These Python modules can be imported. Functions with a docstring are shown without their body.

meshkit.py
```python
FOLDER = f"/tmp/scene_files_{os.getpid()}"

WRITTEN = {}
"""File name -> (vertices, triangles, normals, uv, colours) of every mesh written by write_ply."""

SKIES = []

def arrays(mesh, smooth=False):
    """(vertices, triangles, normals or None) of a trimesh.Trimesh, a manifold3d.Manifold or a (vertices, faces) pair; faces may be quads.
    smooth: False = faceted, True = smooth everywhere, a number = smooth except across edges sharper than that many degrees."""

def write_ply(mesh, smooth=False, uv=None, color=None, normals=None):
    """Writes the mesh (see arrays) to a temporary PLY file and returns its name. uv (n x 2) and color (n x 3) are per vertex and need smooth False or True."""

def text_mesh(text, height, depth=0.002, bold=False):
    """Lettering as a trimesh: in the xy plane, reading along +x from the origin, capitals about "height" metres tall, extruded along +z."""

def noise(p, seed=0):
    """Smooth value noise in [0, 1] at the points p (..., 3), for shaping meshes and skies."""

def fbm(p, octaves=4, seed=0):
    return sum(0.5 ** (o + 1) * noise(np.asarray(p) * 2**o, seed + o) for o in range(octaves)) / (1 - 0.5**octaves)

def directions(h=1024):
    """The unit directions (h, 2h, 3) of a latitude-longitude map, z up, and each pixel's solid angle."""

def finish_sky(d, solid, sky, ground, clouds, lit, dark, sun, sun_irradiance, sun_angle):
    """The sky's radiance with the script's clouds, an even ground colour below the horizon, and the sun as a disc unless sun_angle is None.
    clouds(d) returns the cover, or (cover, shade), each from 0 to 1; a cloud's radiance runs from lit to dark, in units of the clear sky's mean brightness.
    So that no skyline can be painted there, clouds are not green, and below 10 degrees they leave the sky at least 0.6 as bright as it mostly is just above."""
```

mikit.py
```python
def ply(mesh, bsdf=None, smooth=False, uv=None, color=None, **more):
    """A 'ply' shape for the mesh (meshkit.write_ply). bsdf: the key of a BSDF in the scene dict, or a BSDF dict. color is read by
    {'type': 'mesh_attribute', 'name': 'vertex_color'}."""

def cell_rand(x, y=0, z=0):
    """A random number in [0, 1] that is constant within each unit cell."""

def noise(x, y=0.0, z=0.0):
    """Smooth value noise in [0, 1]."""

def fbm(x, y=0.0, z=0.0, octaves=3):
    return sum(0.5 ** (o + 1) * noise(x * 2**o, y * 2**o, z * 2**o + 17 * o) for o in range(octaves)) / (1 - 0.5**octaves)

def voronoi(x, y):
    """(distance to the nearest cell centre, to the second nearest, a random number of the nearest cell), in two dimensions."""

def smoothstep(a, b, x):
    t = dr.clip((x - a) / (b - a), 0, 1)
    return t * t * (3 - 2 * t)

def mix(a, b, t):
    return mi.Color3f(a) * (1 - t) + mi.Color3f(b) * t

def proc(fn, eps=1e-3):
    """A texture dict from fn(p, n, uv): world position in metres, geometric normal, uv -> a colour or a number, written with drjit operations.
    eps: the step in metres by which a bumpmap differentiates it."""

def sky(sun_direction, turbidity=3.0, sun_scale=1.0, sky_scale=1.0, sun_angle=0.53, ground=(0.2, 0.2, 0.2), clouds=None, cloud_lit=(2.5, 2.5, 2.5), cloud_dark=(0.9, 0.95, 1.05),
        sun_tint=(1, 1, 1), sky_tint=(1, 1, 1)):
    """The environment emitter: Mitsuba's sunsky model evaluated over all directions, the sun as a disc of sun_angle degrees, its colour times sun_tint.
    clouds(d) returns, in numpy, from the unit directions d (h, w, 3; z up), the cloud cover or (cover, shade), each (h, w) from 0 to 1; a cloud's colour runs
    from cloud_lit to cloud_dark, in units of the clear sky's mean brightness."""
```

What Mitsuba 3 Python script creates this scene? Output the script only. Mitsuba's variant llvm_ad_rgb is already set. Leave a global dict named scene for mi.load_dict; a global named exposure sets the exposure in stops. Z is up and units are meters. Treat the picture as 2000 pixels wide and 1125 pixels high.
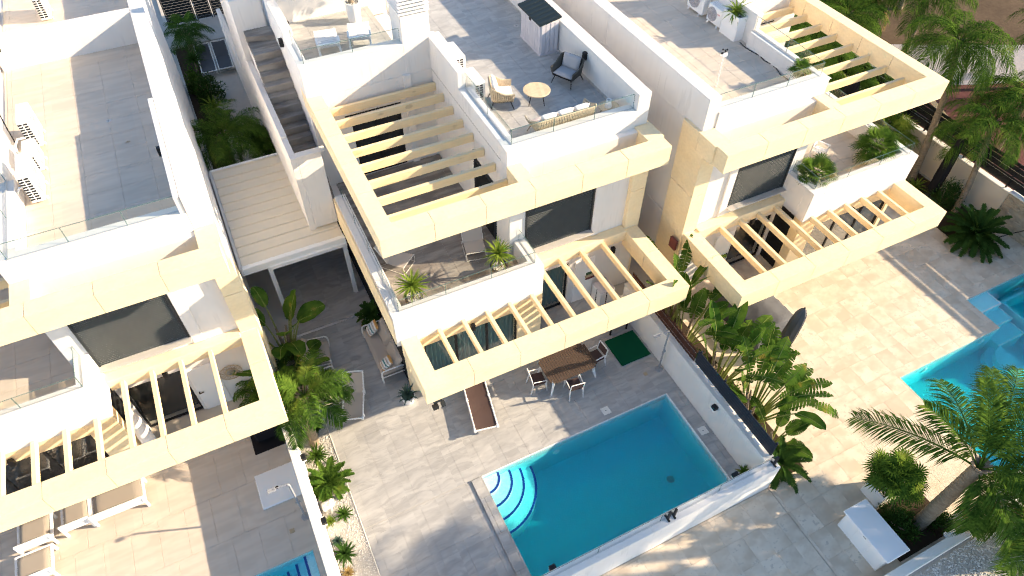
import math
import numpy as np
import drjit as dr
import mitsuba as mi
import mikit
import meshkit
from mikit import noise, fbm, cell_rand, mix, smoothstep, voronoi

# ------------------------------------------------------------------ camera, sky, exposure
exposure = 3.2
SUN = (2.41, -0.87, 1.13)
_yaw, _pit, _rol = (math.radians(a) for a in (26.60001242, 48.88483237, 0.55687756))
_f = np.array([math.sin(_yaw)*math.cos(_pit), math.cos(_yaw)*math.cos(_pit), -math.sin(_pit)])
_r = np.array([math.cos(_yaw), -math.sin(_yaw), 0.0])
_u = np.cross(_r, _f)
_up = -math.sin(_rol)*_r + math.cos(_rol)*_u
EYE = np.array([0.0, 0.0, 20.0])
scene = {
    'type': 'scene',
    'camera': {'type': 'perspective', 'fov_axis': 'x', 'fov': 2*math.degrees(math.atan(1000/1354.952)),
               'near_clip': 0.1, 'far_clip': 3000.0,
               'to_world': mi.ScalarTransform4f().look_at(origin=EYE.tolist(), target=(EYE+_f).tolist(), up=_up.tolist())},
    'sky': mikit.sky(SUN, turbidity=3, ground=(0.45, 0.42, 0.38), sun_tint=(0.93, 0.985, 1.13), sky_tint=(1.045, 0.98, 0.985)),
}
labels = {}

# ------------------------------------------------------------------ materials
def rgb(*c):
    return {'type': 'rgb', 'value': list(c)}

def mat(name, color, rough=0.6, spec=0.3, metallic=0.0, bump=None, scale=0.002, **k):
    b = {'type': 'principled', 'base_color': rgb(*color) if isinstance(color, tuple) else mikit.proc(color, **k),
         'roughness': rough, 'specular': spec, 'metallic': metallic}
    if bump is not None:
        b = {'type': 'bumpmap', 'arbitrary': mikit.proc(bump, eps=0.004), 'scale': scale, 'bsdf': b}
    scene['bsdf_'+name] = {'type': 'twosided', 'bsdf': b}

def leafmat(name, fn, trans=0.7, rough=0.45):
    scene['bsdf_'+name] = {'type': 'principledthin', 'base_color': mikit.proc(fn) if callable(fn) else rgb(*fn),
                   'roughness': rough, 'diff_trans': trans, 'eta': 1.4}

def f_stucco(p, n, uv):
    a = fbm(p.x*0.9, p.y*0.9, p.z*0.9, 3)
    b = fbm(p.x*9, p.y*9, p.z*0.8, 3)
    c = mix((0.65, 0.622, 0.59), (0.745, 0.725, 0.70), dr.clip(a*0.7+b*0.5, 0, 1))
    return c*(1-0.10*smoothstep(0.58, 0.75, b)*smoothstep(0.4, 0.6, a))

def f_stone(p, n, uv):      # cream limestone cladding
    a = fbm(p.x*1.3+3, p.y*1.3, p.z*2.2, 3)
    b = fbm(p.x*14, p.y*14, p.z*14, 2)
    c = mix((0.785, 0.635, 0.395), (0.845, 0.71, 0.475), a)
    return c*(0.94+0.12*b)

def f_grey(p, n, uv):       # grey veined porcelain, each tile its own cut of the pattern
    cx, cy = dr.floor((p.x+40.)/0.75), dr.floor((p.y+40.)/0.75)
    o = cell_rand(cx, cy, 3)*37.
    w = fbm(p.x*1.1+o, p.y*1.6+o, 0, 3)
    v = fbm(p.x*1.2+2.4*w+o, p.y*6.5+4*w, o, 4)
    f = fbm(p.x*5+o, p.y*26+6*w, o, 2)
    t = smoothstep(0.28, 0.72, v)
    return mix((0.345, 0.338, 0.326), (0.445, 0.435, 0.415), t)*(0.88+0.20*f+0.05*cell_rand(cx, cy, 9))

def f_beige(p, n, uv):
    cx, cy = dr.floor((p.x+40.)/0.75), dr.floor((p.y+40.)/0.75)
    w = fbm(p.x*0.8, p.y*0.8, 0, 2)
    v = fbm(p.x*1.4+2*w, p.y*6, 0, 4)
    return mix((0.53, 0.455, 0.375), (0.585, 0.508, 0.425), smoothstep(0.25, 0.75, v))*(0.97+0.05*cell_rand(cx, cy, 2))

def f_trav(p, n, uv):
    cx, cy = dr.floor((p.x)/0.6), dr.floor((p.y)/0.8)
    o = cell_rand(cx, cy, 5)*31.
    v = fbm(p.x*2.2+o, p.y*3.2+o, o, 4)
    g = fbm(p.x*11+o, p.y*17, o, 3)
    pit = smoothstep(0.62, 0.75, g)*smoothstep(0.45, 0.65, v)
    c = mix((0.56, 0.46, 0.345), (0.69, 0.595, 0.475), smoothstep(0.3, 0.7, v))*(0.94+0.09*cell_rand(cx, cy, 2))
    return c*(1-0.22*pit)

def f_wood(p, n, uv):
    g = fbm(p.x*3, p.y*3, p.z*30, 3)
    k = smoothstep(0.78, 0.86, noise(p.x*2.1, p.y*2.1, p.z*4))
    return mix((0.86, 0.71, 0.45), (0.80, 0.62, 0.36), g)*(1-0.25*k)

def f_teak(p, n, uv):
    cx = dr.floor((p.x-0.3*p.y)*9)
    g = fbm(p.x*3+cx*7, p.y*22, 0, 3)
    return mix((0.66, 0.53, 0.36), (0.54, 0.41, 0.25), g)*(0.88+0.2*cell_rand(cx, 1, 1))

def f_pool(p, n, uv):       # glass mosaic, 25 mm
    r = cell_rand(dr.floor(p.x*40), dr.floor(p.y*40), dr.floor(p.z*40))
    w = fbm(p.x*2.2, p.y*2.2, p.z, 2)
    return mix((0.26, 0.68, 0.74), (0.36, 0.76, 0.82), r*0.6+w*0.4)

def f_step(p, n, uv):
    r = cell_rand(dr.floor(p.x*20), dr.floor(p.y*20), dr.floor(p.z*20))
    return mix((0.52, 0.74, 0.77), (0.70, 0.86, 0.88), r)

def f_palm(p, n, uv):
    a = fbm(p.x*2.3, p.y*2.3, p.z*2.3, 3)
    b = noise(p.x*23, p.y*23, p.z*23)
    c = mix((0.026, 0.070, 0.011), (0.125, 0.215, 0.032), smoothstep(0.25, 0.75, a*0.6+b*0.4))
    return mix(c, (0.24, 0.26, 0.05), smoothstep(0.66, 0.8, a)*0.5)

def f_dark(p, n, uv):
    a = fbm(p.x*5, p.y*5, p.z*5, 3)
    b = noise(p.x*31, p.y*31, p.z*31)
    return mix((0.016, 0.05, 0.011), (0.07, 0.14, 0.028), a*0.5+b*0.5)

def f_broad(p, n, uv):
    a = fbm(p.x*3, p.y*3, p.z*3, 3)
    v = noise(p.x*26, p.y*26, p.z*26)
    c = mix((0.032, 0.09, 0.014), (0.115, 0.20, 0.03), smoothstep(0.3, 0.7, a)*0.75+v*0.25)
    return mix(c, (0.33, 0.24, 0.05), smoothstep(0.70, 0.82, a)*0.7)

def f_yucca(p, n, uv):
    a = noise(p.x*19, p.y*19, p.z*19)
    return mix((0.09, 0.19, 0.02), (0.30, 0.36, 0.06), a)

def f_bark(p, n, uv):
    a = fbm(p.x*9, p.y*9, p.z*22, 3)
    return mix((0.15, 0.115, 0.08), (0.34, 0.275, 0.20), a)

def f_sand(p, n, uv):
    a = fbm(p.x*0.7, p.y*0.7, 0, 4)
    b = fbm(p.x*7, p.y*7, 0, 3)
    return mix((0.05, 0.034, 0.023), (0.15, 0.105, 0.068), a*0.7+b*0.4)

def f_rubber(p, n, uv):
    r = cell_rand(dr.floor(p.x/1.0+50), dr.floor(p.y/1.0+50))
    return mix((0.085, 0.03, 0.028), (0.125, 0.047, 0.043), r*0.5+0.5*fbm(p.x*4, p.y*4, 0, 3))

def f_cement(p, n, uv):
    a = fbm(p.x*0.8, p.y*0.8, p.z, 4)
    b = fbm(p.x*12, p.y*12, p.z, 2)
    return mix((0.40, 0.375, 0.345), (0.53, 0.50, 0.46), a*0.7+b*0.3)

def f_wicker(p, n, uv):
    r = noise(p.x*60, p.y*60, p.z*14)
    return mix((0.36, 0.295, 0.20), (0.60, 0.51, 0.37), r)

def f_pebble(p, n, uv):
    r = cell_rand(dr.floor(p.x*28), dr.floor(p.y*28), dr.floor(p.z*20))
    return mix((0.36, 0.34, 0.31), (0.80, 0.78, 0.74), r)

def f_stair(p, n, uv):
    v = fbm(p.x*1.6, p.y*7, p.z*3, 4)
    return mix((0.185, 0.165, 0.15), (0.32, 0.295, 0.265), smoothstep(0.25, 0.75, v))

def f_rock(p, n, uv):
    a = fbm(p.x*5, p.y*5, p.z*7, 4)
    return mix((0.30, 0.24, 0.17), (0.56, 0.47, 0.35), a)

mat('stucco', f_stucco, 0.85, 0.2)
mat('stone', f_stone, 0.75, 0.25)
mat('greytile', f_grey, 0.42, 0.4)
mat('beigetile', f_beige, 0.45, 0.4)
mat('travertine', f_trav, 0.55, 0.35)
mat('wood', f_wood, 0.6, 0.3)
mat('teak', f_teak, 0.5, 0.35)
mat('mosaic', f_pool, 0.35, 0.4)
mat('stepmosaic', f_step, 0.35, 0.4)
mat('bark', f_bark, 0.9, 0.15)
mat('sandm', f_sand, 0.95, 0.1)
mat('rubber', f_rubber, 0.9, 0.15)
mat('cement', f_cement, 0.8, 0.2)
mat('wicker', f_wicker, 0.7, 0.25)
mat('pebble', f_pebble, 0.75, 0.25)
mat('stairstone', f_stair, 0.5, 0.35)
mat('rock', f_rock, 0.85, 0.2)
leafmat('palmleaf', f_palm, 0.6)
leafmat('darkleaf', f_dark, 0.5)
leafmat('broadleaf', f_broad, 0.7, 0.35)
leafmat('yuccaleaf', f_yucca, 0.6)
leafmat('midrib', (0.28, 0.33, 0.10), 0.3)
leafmat('dryleaf', (0.33, 0.24, 0.10), 0.5)
for n_, c_, r_, s_ in (
        ('grout', (0.40, 0.385, 0.36), 0.9, 0.1), ('groutwarm', (0.62, 0.54, 0.43), 0.9, 0.1),
        ('whitepaint', (0.80, 0.80, 0.79), 0.35, 0.5), ('whiteplastic', (0.80, 0.80, 0.78), 0.4, 0.5),
        ('creampaint', (0.74, 0.71, 0.65), 0.5, 0.4), ('blackmetal', (0.010, 0.011, 0.013), 0.45, 0.35),
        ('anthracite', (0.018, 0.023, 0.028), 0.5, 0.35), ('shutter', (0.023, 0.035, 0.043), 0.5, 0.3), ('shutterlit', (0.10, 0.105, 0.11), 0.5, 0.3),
        ('navy', (0.012, 0.018, 0.03), 0.5, 0.3), ('curtain', (0.075, 0.15, 0.155), 0.9, 0.1),
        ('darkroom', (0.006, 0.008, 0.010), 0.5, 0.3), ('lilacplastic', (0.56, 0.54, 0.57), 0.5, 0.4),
        ('shedroof', (0.014, 0.024, 0.028), 0.45, 0.3), ('greycushion', (0.40, 0.39, 0.40), 0.9, 0.1),
        ('whitecushion', (0.76, 0.73, 0.70), 0.9, 0.1), ('beigecushion', (0.50, 0.435, 0.37), 0.9, 0.1),
        ('pinkcushion', (0.72, 0.60, 0.53), 0.9, 0.1), ('brownsling', (0.085, 0.055, 0.05), 0.75, 0.2),
        ('taupesling', (0.30, 0.265, 0.225), 0.8, 0.2), ('darkrope', (0.10, 0.09, 0.078), 0.8, 0.2),
        ('deckboard', (0.075, 0.05, 0.037), 0.6, 0.3), ('greenfelt', (0.005, 0.075, 0.035), 0.95, 0.05),
        ('bluetile', (0.01, 0.05, 0.28), 0.3, 0.5), ('greycover', (0.095, 0.10, 0.112), 0.75, 0.25), ('creamwall', (0.64, 0.57, 0.46), 0.85, 0.2),
        ('blackcover', (0.010, 0.010, 0.013), 0.7, 0.2), ('reed', (0.09, 0.04, 0.026), 0.9, 0.1),
        ('orange', (0.75, 0.42, 0.14), 0.8, 0.2), ('tealstripe', (0.12, 0.26, 0.27), 0.9, 0.1),
        ('red', (0.55, 0.03, 0.03), 0.5, 0.3), ('fan', (0.30, 0.30, 0.31), 0.5, 0.4),
        ('greysling', (0.085, 0.095, 0.11), 0.7, 0.2), ('agaveleaf', (0.05, 0.095, 0.075), 0.5, 0.35),
        ('soil', (0.05, 0.036, 0.025), 0.95, 0.1), ('signred', (0.16, 0.05, 0.045), 0.6, 0.3),
        ('signgreen', (0.05, 0.10, 0.05), 0.6, 0.3), ('glassedge', (0.09, 0.16, 0.15), 0.2, 0.6),
        ('path', (0.33, 0.31, 0.32), 0.9, 0.15), ('watergreen', (0.10, 0.35, 0.27), 0.6, 0.3),
        ('carportcream', (0.74, 0.675, 0.555), 0.55, 0.3), ('gravelbed', (0.50, 0.47, 0.42), 0.9, 0.1), ('rattan', (0.42, 0.33, 0.22), 0.8, 0.2)):
    mat(n_, c_, r_, s_)
scene['bsdf_steel'] = {'type': 'roughconductor', 'material': 'Al', 'alpha': 0.25}
scene['bsdf_mirrorglass'] = {'type': 'twosided', 'bsdf': {'type': 'roughconductor', 'material': 'Ag', 'alpha': 0.08}}
scene['bsdf_alu'] = {'type': 'twosided', 'bsdf': {'type': 'principled', 'base_color': rgb(0.55, 0.55, 0.54), 'roughness': 0.45, 'metallic': 0.4}}
scene['bsdf_pane'] = {'type': 'thindielectric', 'int_ior': 1.5, 'specular_transmittance': rgb(0.93, 0.965, 0.955)}
scene['bsdf_water'] = {'type': 'thindielectric', 'int_ior': 1.33, 'specular_transmittance': rgb(0.97, 0.99, 0.99)}
WATER = {'type': 'homogeneous', 'albedo': rgb(0.0, 0.0, 0.0), 'sigma_t': rgb(0.98, 0.105, 0.088), 'scale': 1.0}

# ------------------------------------------------------------------ mesh and naming helpers
RS = np.random.RandomState

def ident():
    return np.eye(4)

def place(x=0, y=0, z=0, rz=0, s=1.0):
    c, n = math.cos(math.radians(rz)), math.sin(math.radians(rz))
    return np.array([[c*s, -n*s, 0, x], [n*s, c*s, 0, y], [0, 0, s, z], [0, 0, 0, 1.0]])

def frame(X, Y, Z, O):
    m = np.eye(4)
    m[:3, 0], m[:3, 1], m[:3, 2], m[:3, 3] = X, Y, Z, O
    return m

def norm(v):
    v = np.asarray(v, float)
    return v/np.linalg.norm(v)

class MB:
    """collects triangles into one mesh"""
    def __init__(self, T=None):
        self.v, self.f, self.n, self.T = [], [], 0, T

    def add(self, v, f, M=None):
        v, f = np.asarray(v, float), np.asarray(f, int)
        if f.shape[1] == 4:
            f = np.vstack([f[:, [0, 1, 2]], f[:, [0, 2, 3]]])
        if M is not None:
            v = v@M[:3, :3].T+M[:3, 3]
        self.v.append(v)
        self.f.append(f+self.n)
        self.n += len(v)
        return self

    def box(self, x0, x1, y0, y1, z0, z1, b=0.0, M=None):
        x0, x1 = min(x0, x1), max(x0, x1)
        y0, y1 = min(y0, y1), max(y0, y1)
        if b <= 0:
            v = [(x, y, z) for z in (z0, z1) for y in (y0, y1) for x in (x0, x1)]
            f = [(0, 2, 3, 1), (4, 5, 7, 6), (0, 1, 5, 4), (2, 6, 7, 3), (0, 4, 6, 2), (1, 3, 7, 5)]
            return self.add(v, f, M)
        b = min(b, (x1-x0)/2.01, (y1-y0)/2.01, (z1-z0)/2.01)
        C, H = np.array([(x0+x1)/2, (y0+y1)/2, (z0+z1)/2]), np.array([(x1-x0)/2, (y1-y0)/2, (z1-z0)/2])
        v, idx = [], {}
        for sx in (-1, 1):
            for sy in (-1, 1):
                for sz in (-1, 1):
                    for a in range(3):
                        h = H-b
                        h[a] = H[a]
                        idx[(sx, sy, sz, a)] = len(v)
                        v.append(C+np.array([sx, sy, sz])*h)
        quads = []
        for a in range(3):
            o = [i for i in range(3) if i != a]
            for s in (-1, 1):
                q = []
                for (p, r) in ((-1, -1), (1, -1), (1, 1), (-1, 1)):
                    sg = [0, 0, 0]
                    sg[a], sg[o[0]], sg[o[1]] = s, p, r
                    q.append(idx[(*sg, a)])
                quads.append(q)
        for a in range(3):
            o = [i for i in range(3) if i != a]
            for s1 in (-1, 1):
                for s2 in (-1, 1):
                    def k(sa, ax):
                        sg = [0, 0, 0]
                        sg[a], sg[o[0]], sg[o[1]] = sa, s1, s2
                        return idx[(*sg, ax)]
                    quads.append([k(-1, o[0]), k(1, o[0]), k(1, o[1]), k(-1, o[1])])
        tris = []
        for q in quads:
            tris += [(q[0], q[1], q[2]), (q[0], q[2], q[3])]
        for sx in (-1, 1):
            for sy in (-1, 1):
                for sz in (-1, 1):
                    tris.append(tuple(idx[(sx, sy, sz, a)] for a in range(3)))
        v, t = np.array(v), np.array(tris)
        nn = np.cross(v[t[:, 1]]-v[t[:, 0]], v[t[:, 2]]-v[t[:, 0]])
        flip = np.einsum('ij,ij->i', nn, v[t].mean(1)-C) < 0
        t[flip] = t[flip][:, ::-1]
        return self.add(v, t, M)

    def tube(self, pts, r, n=8, M=None, cap=True):
        pts = np.asarray(pts, float)
        r = np.broadcast_to(np.asarray(r, float), (len(pts),))
        d = np.gradient(pts, axis=0)
        d /= np.linalg.norm(d, axis=1, keepdims=True)+1e-12
        up = np.array([0, 0, 1.0]) if abs(d[0][2]) < 0.9 else np.array([1.0, 0, 0])
        v, u = [], None
        for i in range(len(pts)):
            u = up-d[i]*(up@d[i]) if u is None else u-d[i]*(u@d[i])
            u /= np.linalg.norm(u)
            w = np.cross(d[i], u)
            a = np.arange(n)*2*math.pi/n
            v.append(pts[i]+r[i]*(np.cos(a)[:, None]*u+np.sin(a)[:, None]*w))
        v = np.vstack(v)
        f = []
        for i in range(len(pts)-1):
            for j in range(n):
                k = (j+1) % n
                f.append((i*n+j, i*n+k, (i+1)*n+k, (i+1)*n+j))
        f = np.array(f)
        f = np.vstack([f[:, [0, 1, 2]], f[:, [0, 2, 3]]])
        if cap:
            e = (len(pts)-1)*n
            f = np.vstack([f, [(0, j+1, j) for j in range(1, n-1)], [(e, e+j, e+j+1) for j in range(1, n-1)]])
        return self.add(v, f, M)

    def lathe(self, prof, c=(0, 0, 0), n=24, M=None):
        a = np.arange(n)*2*math.pi/n
        v = np.vstack([np.c_[r*np.cos(a)+c[0], r*np.sin(a)+c[1], np.full(n, z+c[2])] for r, z in prof])
        f = [(i*n+j, i*n+(j+1) % n, (i+1)*n+(j+1) % n, (i+1)*n+j) for i in range(len(prof)-1) for j in range(n)]
        return self.add(v, f, M)

    def prism(self, poly, z0, z1, M=None):
        """extrude a polygon (any simple outline) from z0 to z1"""
        import trimesh
        from shapely.geometry import Polygon
        p = poly if isinstance(poly, Polygon) else Polygon(poly)
        m = trimesh.creation.extrude_polygon(p, z1-z0)
        return self.add(np.array(m.vertices)+[0, 0, z0], m.faces, M)

    def quad(self, a, b, c, d, M=None):
        return self.add([a, b, c, d], [(0, 1, 2, 3)], M)

    def sphere(self, c, r, n=10, m=6, M=None):
        prof = [(max(1e-4, math.sin(math.pi*i/m)), -math.cos(math.pi*i/m)) for i in range(m+1)]
        a = np.arange(n)*2*math.pi/n
        v = np.vstack([np.c_[q*np.cos(a), q*np.sin(a), np.full(n, z)] for q, z in prof])*np.asarray(r)+np.asarray(c)
        f = [(i*n+j, i*n+(j+1) % n, (i+1)*n+(j+1) % n, (i+1)*n+j) for i in range(m) for j in range(n)]
        return self.add(v, f, M)

    def cushion(self, x0, x1, y0, y1, z0, z1, M=None, n=10, e=4.0):
        """a pillow-like block with soft rounded edges and a bulged top"""
        g = np.linspace(-1, 1, n)
        X, Y = np.meshgrid(g, g, indexing='ij')
        k = np.clip((1-np.abs(X)**e)*(1-np.abs(Y)**e), 0, 1)**0.35
        sx, sy = np.sign(X)*np.abs(X)**0.8, np.sign(Y)*np.abs(Y)**0.8
        cx, cy, cz, hz = (x0+x1)/2, (y0+y1)/2, (z0+z1)/2, (z1-z0)/2
        top = np.stack([cx+sx*(x1-x0)/2, cy+sy*(y1-y0)/2, cz+hz*k], -1).reshape(-1, 3)
        bot = top.copy()
        bot[:, 2] = 2*cz-top[:, 2]
        i = np.arange(n*n).reshape(n, n)
        q = np.stack([i[:-1, :-1], i[1:, :-1], i[1:, 1:], i[:-1, 1:]], -1).reshape(-1, 4)
        return self.add(np.vstack([top, bot]), np.vstack([q, q[:, ::-1]+n*n]), M)

    def mesh(self):
        v, f = np.vstack(self.v), np.vstack(self.f)
        if self.T is not None:
            v = v@self.T[:3, :3].T+self.T[:3, 3]
            if np.linalg.det(self.T[:3, :3]) < 0:
                f = f[:, ::-1]
        return v, f

TAKEN = {}

def numbered(name):
    k = TAKEN.get(name, -1)+1
    TAKEN[name] = k
    return name if k == 0 else '%s_%03d' % (name, k)

def thing(name, label, cat, group=None, kind=None):
    key = numbered(name)
    d = {'label': label}
    if cat:
        d['category'] = cat
    if group:
        d['group'] = group
    if kind:
        d['kind'] = kind
    labels[key] = d
    return key

def put(parent, name, mb, bsdf, smooth=False, kind=None, label=None, **more):
    """one mesh = one entry; parent None gives a top-level mesh whose labels entry must already exist under name"""
    key = name if parent is None else numbered(parent+'__'+name)
    scene[key] = mikit.ply(mb.mesh(), 'bsdf_'+bsdf, smooth=smooth, **more)
    d = {}
    if kind:
        d['kind'] = kind
    if label:
        d['label'] = label
    if d:
        labels.setdefault(key, {}).update(d)
    return key

def solo(name, label, cat, mb, bsdf, smooth=False, group=None, kind=None):
    key = thing(name, label, cat, group, kind)
    put(None, key, mb, bsdf, smooth)
    return key

def setting(name, mb, bsdf, smooth=False, label=None):
    key = numbered(name)
    labels[key] = {'kind': 'structure'}
    if label:
        labels[key]['label'] = label
    put(None, key, mb, bsdf, smooth)
    return key

def tiles(parent, rects, z, sx, sy, bsdf, gap=0.007, th=0.03, stagger=0.5, ox=0.0, oy=0.0, T=None, seed=1, most=295, eye=(0, 0)):
    """lay sx x sy slabs over the given rectangles; every slab is a part, the farthest past the limit one part"""
    R = RS(seed)
    out = []
    for (x0, x1, y0, y1) in rects:
        j0, j1 = math.floor((y0-oy)/sy), math.ceil((y1-oy)/sy)
        for j in range(j0, j1):
            o = ox+(j % 2)*stagger*sx
            for i in range(math.floor((x0-o)/sx), math.ceil((x1-o)/sx)):
                a, b, c, d = max(x0, o+i*sx), min(x1, o+(i+1)*sx), max(y0, oy+j*sy), min(y1, oy+(j+1)*sy)
                if b-a > 0.04 and d-c > 0.04:
                    out.append((a+gap/2, b-gap/2, c+gap/2, d-gap/2, z+R.uniform(-0.0012, 0.0012)))
    out.sort(key=lambda t: ((t[0]+t[1])/2-eye[0])**2+((t[2]+t[3])/2-eye[1])**2)
    for t in out[:most]:
        put(parent, 'tile', MB(T).box(t[0], t[1], t[2], t[3], t[4]-th, t[4], 0.003), bsdf)
    if out[most:]:
        m = MB(T)
        for t in out[most:]:
            m.box(t[0], t[1], t[2], t[3], t[4]-th, t[4])
        put(parent, 'far_tiles', m, bsdf, kind='stuff')

# ------------------------------------------------------------------ the three villas (one plan, the right-hand one mirrored)
F1, F2 = 3.40, 7.05          # first floor and roof terrace levels

def clad_beam(key, name, segs, T, label=None):
    """stone-clad beam: a core and separate slabs; segs = list of boxes (x0,x1,y0,y1,z0,z1,axis,count)"""
    core = MB(T)
    for (x0, x1, y0, y1, z0, z1, ax, n) in segs:
        core.box(x0+.02, x1-.02, y0+.02, y1-.02, z0+.02, z1-.02)
    k = put(key, name, core, 'fan', label=label)
    g = 0.008
    for (x0, x1, y0, y1, z0, z1, ax, n) in segs:
        for i in range(n):
            lo, hi = i/n, (i+1)/n
            b = [x0, x1, y0, y1, z0, z1]
            a0, a1 = b[2*ax], b[2*ax+1]
            b[2*ax], b[2*ax+1] = a0+(a1-a0)*lo+(g if i else 0), a0+(a1-a0)*hi-(g if i < n-1 else 0)
            put(k, 'panel', MB(T).box(*b, 0.003), 'stone')
    return k

def balustrade(key, pts, z, h, T, name='balustrade', step=1.55):
    """frameless glass standing in a slim channel along the polyline pts"""
    ch = MB(T)
    panes = []
    for (a, b) in zip(pts[:-1], pts[1:]):
        a, b = np.array(a, float), np.array(b, float)
        L = np.linalg.norm(b-a)
        d = (b-a)/L
        M = frame((d[0], d[1], 0), (-d[1], d[0], 0), (0, 0, 1), (a[0], a[1], 0))
        ch.box(0, L, -.022, .022, z-0.01, z+.018, 0, M)
        n = max(1, round(L/step))
        for i in range(n):
            panes.append((M, L*i/n+.006, L*(i+1)/n-.006))
    k = put(key, name, ch, 'alu')
    for (M, s, e) in panes:
        p = put(k, 'pane', MB(T).quad((s, 0, z+.018), (e, 0, z+.018), (e, 0, z+h), (s, 0, z+h), M), 'pane')
        put(p, 'edge', MB(T).box(s, e, -.006, .006, z+h, z+h+.012, 0, M).box(s-.004, s+.004, -.006, .006, z+.018, z+h, 0, M)
            .box(e-.004, e+.004, -.006, .006, z+.018, z+h, 0, M), 'glassedge')

def sconce(x, y, z, face, label, T=None, s=1.0, group=None):
    """small black box lamp on a wall; face = the way it points"""
    p = np.array([x, y, z, 1.0])
    d = np.array([*face, 0.0])
    if T is not None:
        p, d = T@p, T@np.array([*face, 0, 0.0])[:4]
    d = norm(d[:3])
    M = frame((-d[1], d[0], 0), d, (0, 0, 1), p[:3])
    t = thing('wall_lamp', label, 'wall lamp', group)
    put(t, 'housing', MB().box(-.055*s, .055*s, 0, .10*s, -.11*s, .11*s, .008, M), 'blackmetal')
    put(t, 'bracket', MB().box(-.035*s, .035*s, -.012, 0.0, -.06*s, .06*s, 0, M), 'anthracite')

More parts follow.
